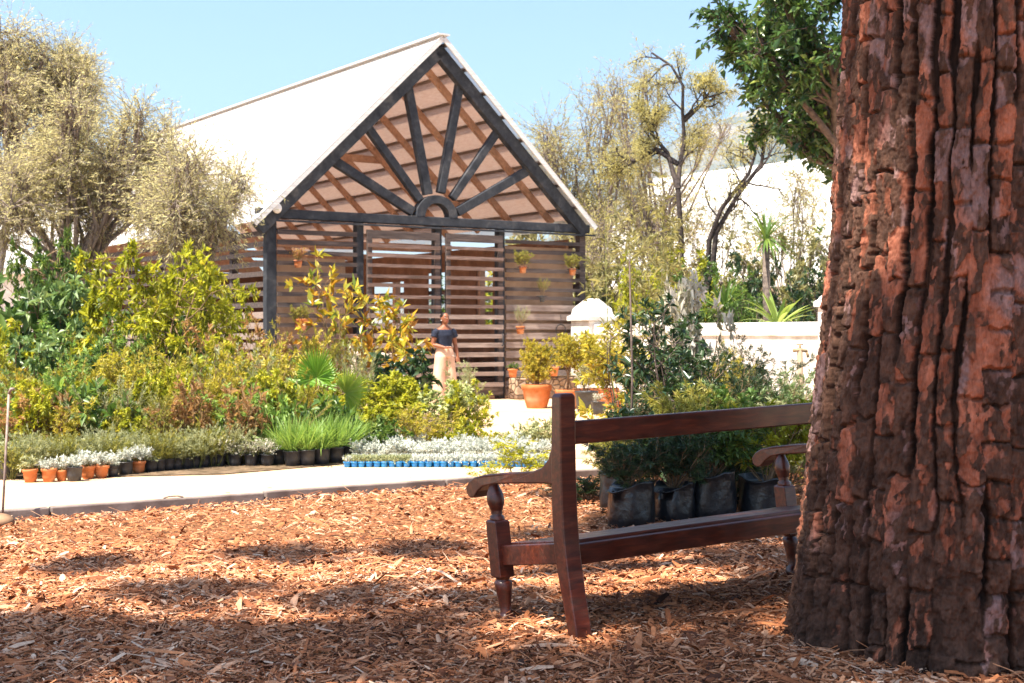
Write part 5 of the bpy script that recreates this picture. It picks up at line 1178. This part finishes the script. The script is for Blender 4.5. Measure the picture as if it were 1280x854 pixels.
blob_tree(45, (735, 0), 37, [(700, 178, 32), (742, 138, 32), (683, 152, 20), (722, 225, 48), (768, 196, 36), (705, 265, 40), (760, 262, 45), (735, 310, 45), (672, 190, 18)], 'feathery_tree', 'gold feathery tree just right of the shed roof', FG, bark=BARKP, **FT2)
blob_tree(46, (815, 0), 41, [(790, 132, 30), (818, 112, 22), (762, 118, 22), (800, 200, 42), (838, 238, 36), (870, 180, 24), (800, 258, 48), (850, 282, 40), (905, 160, 20)], 'feathery_tree', 'thin gold feathery tree behind the dark limbed trees', FG, bark=BARKP, **FT2)
FT3 = dict(dens=FD * .24, fill=1, L=.085, W=.2, tl=.8, nl=13, depth=1.0, r0=.04)
blob_tree(51, (900, 0), 35, [(880, 300, 30), (915, 290, 26), (900, 255, 20), (860, 322, 26), (940, 310, 26)], 'twiggy_bush', 'thin twiggy olive bush before the white barn between the twisted trees', FG, bark=BARKP, **FT3)
blob_tree(52, (985, 0), 33, [(975, 280, 28), (1005, 262, 26), (1012, 300, 30), (985, 235, 18), (960, 312, 28), (1030, 240, 28)], 'twiggy_bush', 'thin twiggy pale bush before the white barn beside the pine trunk', FG, bark=BARKP, **FT3)
blob_tree(53, (735, 0), 32, [(745, 300, 32), (720, 330, 28), (770, 320, 32), (752, 262, 20), (790, 345, 26)], 'twiggy_bush', 'pale twiggy bush just behind the right corner of the shed', FG, bark=BARKP, **FT3)
def limbed(name, label, d, px0, base_py, mains, lens, seed, mat, dens=10):
    ox, oz = xat(px0, d), 0
    tr = []
    for pts, l in zip(mains, lens):
        tr.append(([[xat(a, d) - ox, .25 * math.sin(c * .045) , zat(c, d)] for a, c in pts], l))
    pr = plant(seed, 1, 1, LV(dict(n=1, r=.068), dict(n=(9, 12), L=.75, ang=50, start=.3, wob=.24, trop=.05, r=.026, seg=7), dict(n=(6, 8), L=.55, ang=48, start=.2, wob=.22, r=.011, seg=5), dict(n=(4, 5), L=.55, ang=45, start=.2, wob=.2, r=.005, seg=4)), dict(n=dens, L=.085, W=.18, ang=40, jit=.06), BARKX, mat, trunks=tr, free=True, minr=.003)
    tree(name, label, 'tree', (ox, d, 0), pr)
limbed('twisted_tree', 'thin tree with a dark twisting trunk against the pale mountain', 33, 850, 300,
       [[(852, 430), (853, 300), (846, 240), (850, 205), (857, 175), (853, 140), (852, 110), (838, 84), (815, 66)], [(846, 238), (835, 190), (815, 165), (806, 140)], [(855, 150), (878, 130), (888, 112)], [(848, 205), (822, 186), (798, 200), (770, 200)]], [1.7, 1.3, 1.2, 1.3], 47, FG, 11)
limbed('twisted_tree', 'leaning tree with two pale curved stems before the white barn', 31, 890, 300,
       [[(880, 430), (888, 300), (900, 262), (935, 218), (946, 190), (945, 160)], [(882, 430), (896, 290), (920, 245), (952, 205), (958, 180), (950, 150)]], [1.5, 1.5], 48, FG, 5)
# big dark broadleaf tree
blob_tree(49, (1200, 0), 19, [(1010, 135, 40), (1042, 195, 36), (985, 182, 22), (1035, 130, 50), (965, 40, 45), (1000, 75, 45), (950, 62, 46), (1000, 30, 55), (915, 38, 30), (990, 108, 50), (1040, 82, 60), (948, 108, 34), (1012, 160, 34), (1062, 150, 55), (1100, 50, 80), (900, 14, 24), (950, 12, 40), (1050, -40, 90), (980, -50, 70), (1150, 90, 90), (975, 150, 20), (1160, -30, 90), (930, 80, 22)],
          'broadleaf_tree', 'large dark green broad leaved tree beside the top of the pine trunk', TL, dens=230, L=.115, W=.44, tl=.34, nl=13, r0=.15, ang=58, depth=1.1, fork=.62, sag=.05)
# ================================================================== rod and rock at the kerb, handle on the kerb
ROD = m_noise('rusty_rod', (.16, .11, .09), (.34, .27, .23), 20, rough=.6, bump=.1)
p0 = at(2, 645, 9.15); p1 = at(11, 492, 9.3)
rod = thing('metal_rod', 'thin rusty metal rod standing at the left end of the kerb', 'rod', (p0.x, p0.y, -.04)); b = MB(); dv = Vector((p1.x - p0.x, p1.y - p0.y, p1.z + .04)); b.tube([(0, 0, 0), dv], .008, 8); b.build('rod', ROD, rod, True)
b = MB(); b.tube([dv + Vector((0, 0, -.0)), dv + Vector((.015, 0, .03)), dv + Vector((.035, 0, .028))], .011, 8); b.build('nozzle', ROD, rod, True)
rk = MB(); rr = np.random.default_rng(2)
rk.ell((0, 0, 0), (.10, .085, .055), 22, 12)
rk.v = [tuple(np.array(v) * (1 + .16 * (fbm(np.array([v[0] * 9 + v[2] * 5]), np.array([v[1] * 9 + 3]), 4, 3)[0] - .45))) for v in rk.v]
rock = tag(rk.build('rock', m_noise('brown_rock', (.16, .09, .05), (.33, .21, .13), 6, rough=.9), smooth=True), 'rounded brown rock at the foot of the thin metal rod', 'rock'); rock.location = (xat(-2, 8.95), 8.95, .03)
b = MB(); q = at(241, 640, 10.3); b.tube([(-.08, 0, 0), (-.07, 0, .022), (-.03, 0, .03), (.03, 0, .03), (.07, 0, .02), (.075, 0, 0)], .006, 8); o = tag(b.build('staple_handle', ROD, smooth=True), 'small bent metal handle on top of the kerb', 'handle'); yk = float(ykerb(xat(241, 10.6))); o.location = (xat(241, 10.6), yk + .05, .044); o.rotation_euler.z = math.atan(KS)
# ================================================================== the woman by the doors
SKIN = m_noise('brown_skin', (.20, .075, .038), (.27, .105, .055), 6, rough=.5, spec=.35, bump=0)
HAIR = m_noise('black_hair', (.008, .006, .006), (.02, .015, .013), 40, rough=.45, bump=.3, bd=.004)
NAVY = m_noise('navy_cloth', (.012, .016, .032), (.022, .028, .05), 30, rough=.8, bump=.2, bd=.004)
BEIGE = m_noise('beige_cloth', (.56, .37, .27), (.64, .44, .33), 5, rough=.85, bump=.2, bd=.01)
EYEW = m_noise('eye_white', (.7, .68, .65), (.75, .72, .7), 6, rough=.3, bump=0)
LIPS = m_noise('lip_red', (.26, .05, .045), (.30, .06, .05), 6, rough=.4, bump=0)
woman = thing('person', 'woman in navy off shoulder top and wide beige trousers standing before the doors', 'person', (xat(556, 26.2), 26.2, -.05), .5)
def er(c, rx, ry, n=20, tx=0): return [Vector((c[0] + rx * math.cos(k * 2 * math.pi / n), c[1] + ry * math.sin(k * 2 * math.pi / n) + tx * math.cos(k * 2 * math.pi / n), c[2])) for k in range(n)]
def remesh(o, v, smooth=6):
    m = o.modifiers.new('remesh', 'REMESH'); m.mode = 'VOXEL'; m.voxel_size = v; m.use_smooth_shade = True
    s_ = o.modifiers.new('smooth', 'SMOOTH'); s_.factor = .5; s_.iterations = smooth
b = MB()
b.loft([er((0, .01, z), rx, ry) for z, rx, ry in ((.84, .14, .10), (.92, .165, .12), (1.0, .15, .11), (1.07, .122, .092), (1.16, .135, .10), (1.26, .15, .115), (1.34, .165, .095), (1.385, .15, .078), (1.42, .09, .062), (1.45, .052, .05), (1.52, .048, .048))])
b.ell((0, -.012, 1.575), (.072, .088, .103), 20, 14); b.ell((0, -.045, 1.52), (.05, .052, .05), 16, 8)         # skull, jaw
b.tube([(0, -.09, 1.585), (0, -.108, 1.56), (0, -.096, 1.55)], [.008, .015, .012], 8)                          # nose
for s in (-1, 1): b.ell((s * .072, .0, 1.565), (.012, .022, .032), 10, 6)                                       # ears
def arm(sh, el, wr, hd):
    sh, el, wr, hd = map(Vector, (sh, el, wr, hd)); m1 = (sh + el) / 2; m2 = (el + wr) / 2
    b.tube([sh, m1, el, el + (wr - el) * .3, wr], [.056, .05, .040, .040, .026], 14)
    d = (hd - wr).normalized(); sd = d.cross(Vector((0, 0, 1)) if abs(d.z) < .8 else Vector((0, 1, 0))).normalized(); nn = d.cross(sd)
    b.loft([[wr + d * t + sd * (a * math.cos(k * .6283)) + nn * (c * math.sin(k * .6283)) for k in range(10)] for t, a, c in ((-.01, .026, .022), (.03, .036, .018), (.07, .042, .017), (.10, .040, .014))])
    for q, (o_, l) in enumerate(((-.030, .062), (-.010, .074), (.011, .070), (.031, .054))):
        p0 = wr + d * .085 + sd * o_; b.tube([p0, p0 + d * l * .5 + nn * .004, p0 + d * l * .8 + nn * .018, p0 + d * l * .95 + nn * .034], [.0105, .010, .009, .007], 7)
    p0 = wr + d * .03 + sd * -.034; b.tube([p0, p0 + d * .035 - sd * .026, p0 + d * .07 - sd * .022 + nn * .012], [.013, .011, .008], 7)
arm((-.165, .01, 1.355), (-.235, .03, 1.09), (-.075, -.165, 1.035), (.02, -.19, 1.04))
arm((.165, .01, 1.355), (.225, .025, 1.09), (.245, -.035, .87), (.245, -.06, .77))
for s in (-1, 1):
    b.tube([(s * .085, .01, .90), (s * .09, 0, .50), (s * .09, .02, .28), (s * .09, .02, .07)], [.085, .058, .052, .036], 14)
    b.loft([er((s * .095, y, z), a, .03, 12) for y, z, a in ((.02, .0, .036), (.02, .03, .038), (.02, .08, .034))]); b.ell((s * .098, -.055, .03), (.042, .12, .03), 14, 8)
body = b.build('body', SKIN, woman, True); remesh(body, .009, 3)
b = MB()
b.loft([er((0, .01, z), rx, ry, 24) for z, rx, ry in ((1.02, .150, .118), (1.08, .138, .108), (1.17, .148, .112), (1.26, .164, .128), (1.33, .178, .110), (1.365, .172, .094))])
for s in (-1, 1): b.tube([(s * .14, .01, 1.345), (s * .185, .012, 1.31), (s * .215, .016, 1.225)], [.066, .066, .066], 14)
tp_ = b.build('top', NAVY, woman, True); remesh(tp_, .010, 4)
b = MB()
b.loft([er((0, .01, z), rx, ry, 24) for z, rx, ry in ((.86, .19, .14), (.94, .18, .135), (1.0, .165, .125), (1.06, .145, .115))])
for s in (-1, 1):
    b.loft([[Vector((s * cx_ + rx * math.cos(k * .2618) * (1 + .05 * math.sin(5 * k * .2618 + 9 * z * s)), .005 + ry * math.sin(k * .2618) * (1 + .06 * math.sin(4 * k * .2618 + 7 * z)), z)) for k in range(24)] for z, cx_, rx, ry in ((.03, .125, .128, .135), (.25, .122, .118, .125), (.5, .115, .108, .12), (.72, .10, .10, .125), (.88, .085, .102, .13))])
tr2 = b.build('trousers', BEIGE, woman, True); remesh(tr2, .012, 2)
b = MB(); b.tube([(-.15, .01, 1.045), (0, -.115, 1.04), (.15, .01, 1.045), (0, .13, 1.045), (-.15, .01, 1.045)], .017, 8, cap=False); b.ell((.0, -.13, 1.03), (.03, .012, .022), 10, 6)
b.build('belt', BEIGE, tr2, True)
b = MB(); b.ell((0, .012, 1.598), (.079, .090, .092), 20, 12); b.ell((0, .105, 1.61), (.05, .042, .05), 14, 8)
hr = b.build('hair', HAIR, woman, True); remesh(hr, .009, 3)
for s in (-1, 1):
    b = MB(); b.ell((s * .029, -.086, 1.582), (.014, .008, .007), 10, 6); e_ = b.build('eye', EYEW, woman, True)
    b = MB(); b.ell((s * .029, -.0925, 1.582), (.006, .004, .006), 8, 6); b.build('iris', HAIR, e_, True)
    b = MB(); b.tube([(s * .014, -.094, 1.600), (s * .03, -.093, 1.605), (s * .046, -.083, 1.60)], .004, 6); b.build('eyebrow', HAIR, woman, True)
b = MB(); b.ell((0, -.094, 1.523), (.022, .008, .008), 12, 6); b.build('mouth', LIPS, woman, True)
b = MB(); b.tube([(-.077, -.012, 1.54), (-.08, -.014, 1.525)], .01, 8); b.build('earring', EYEW, woman, True)
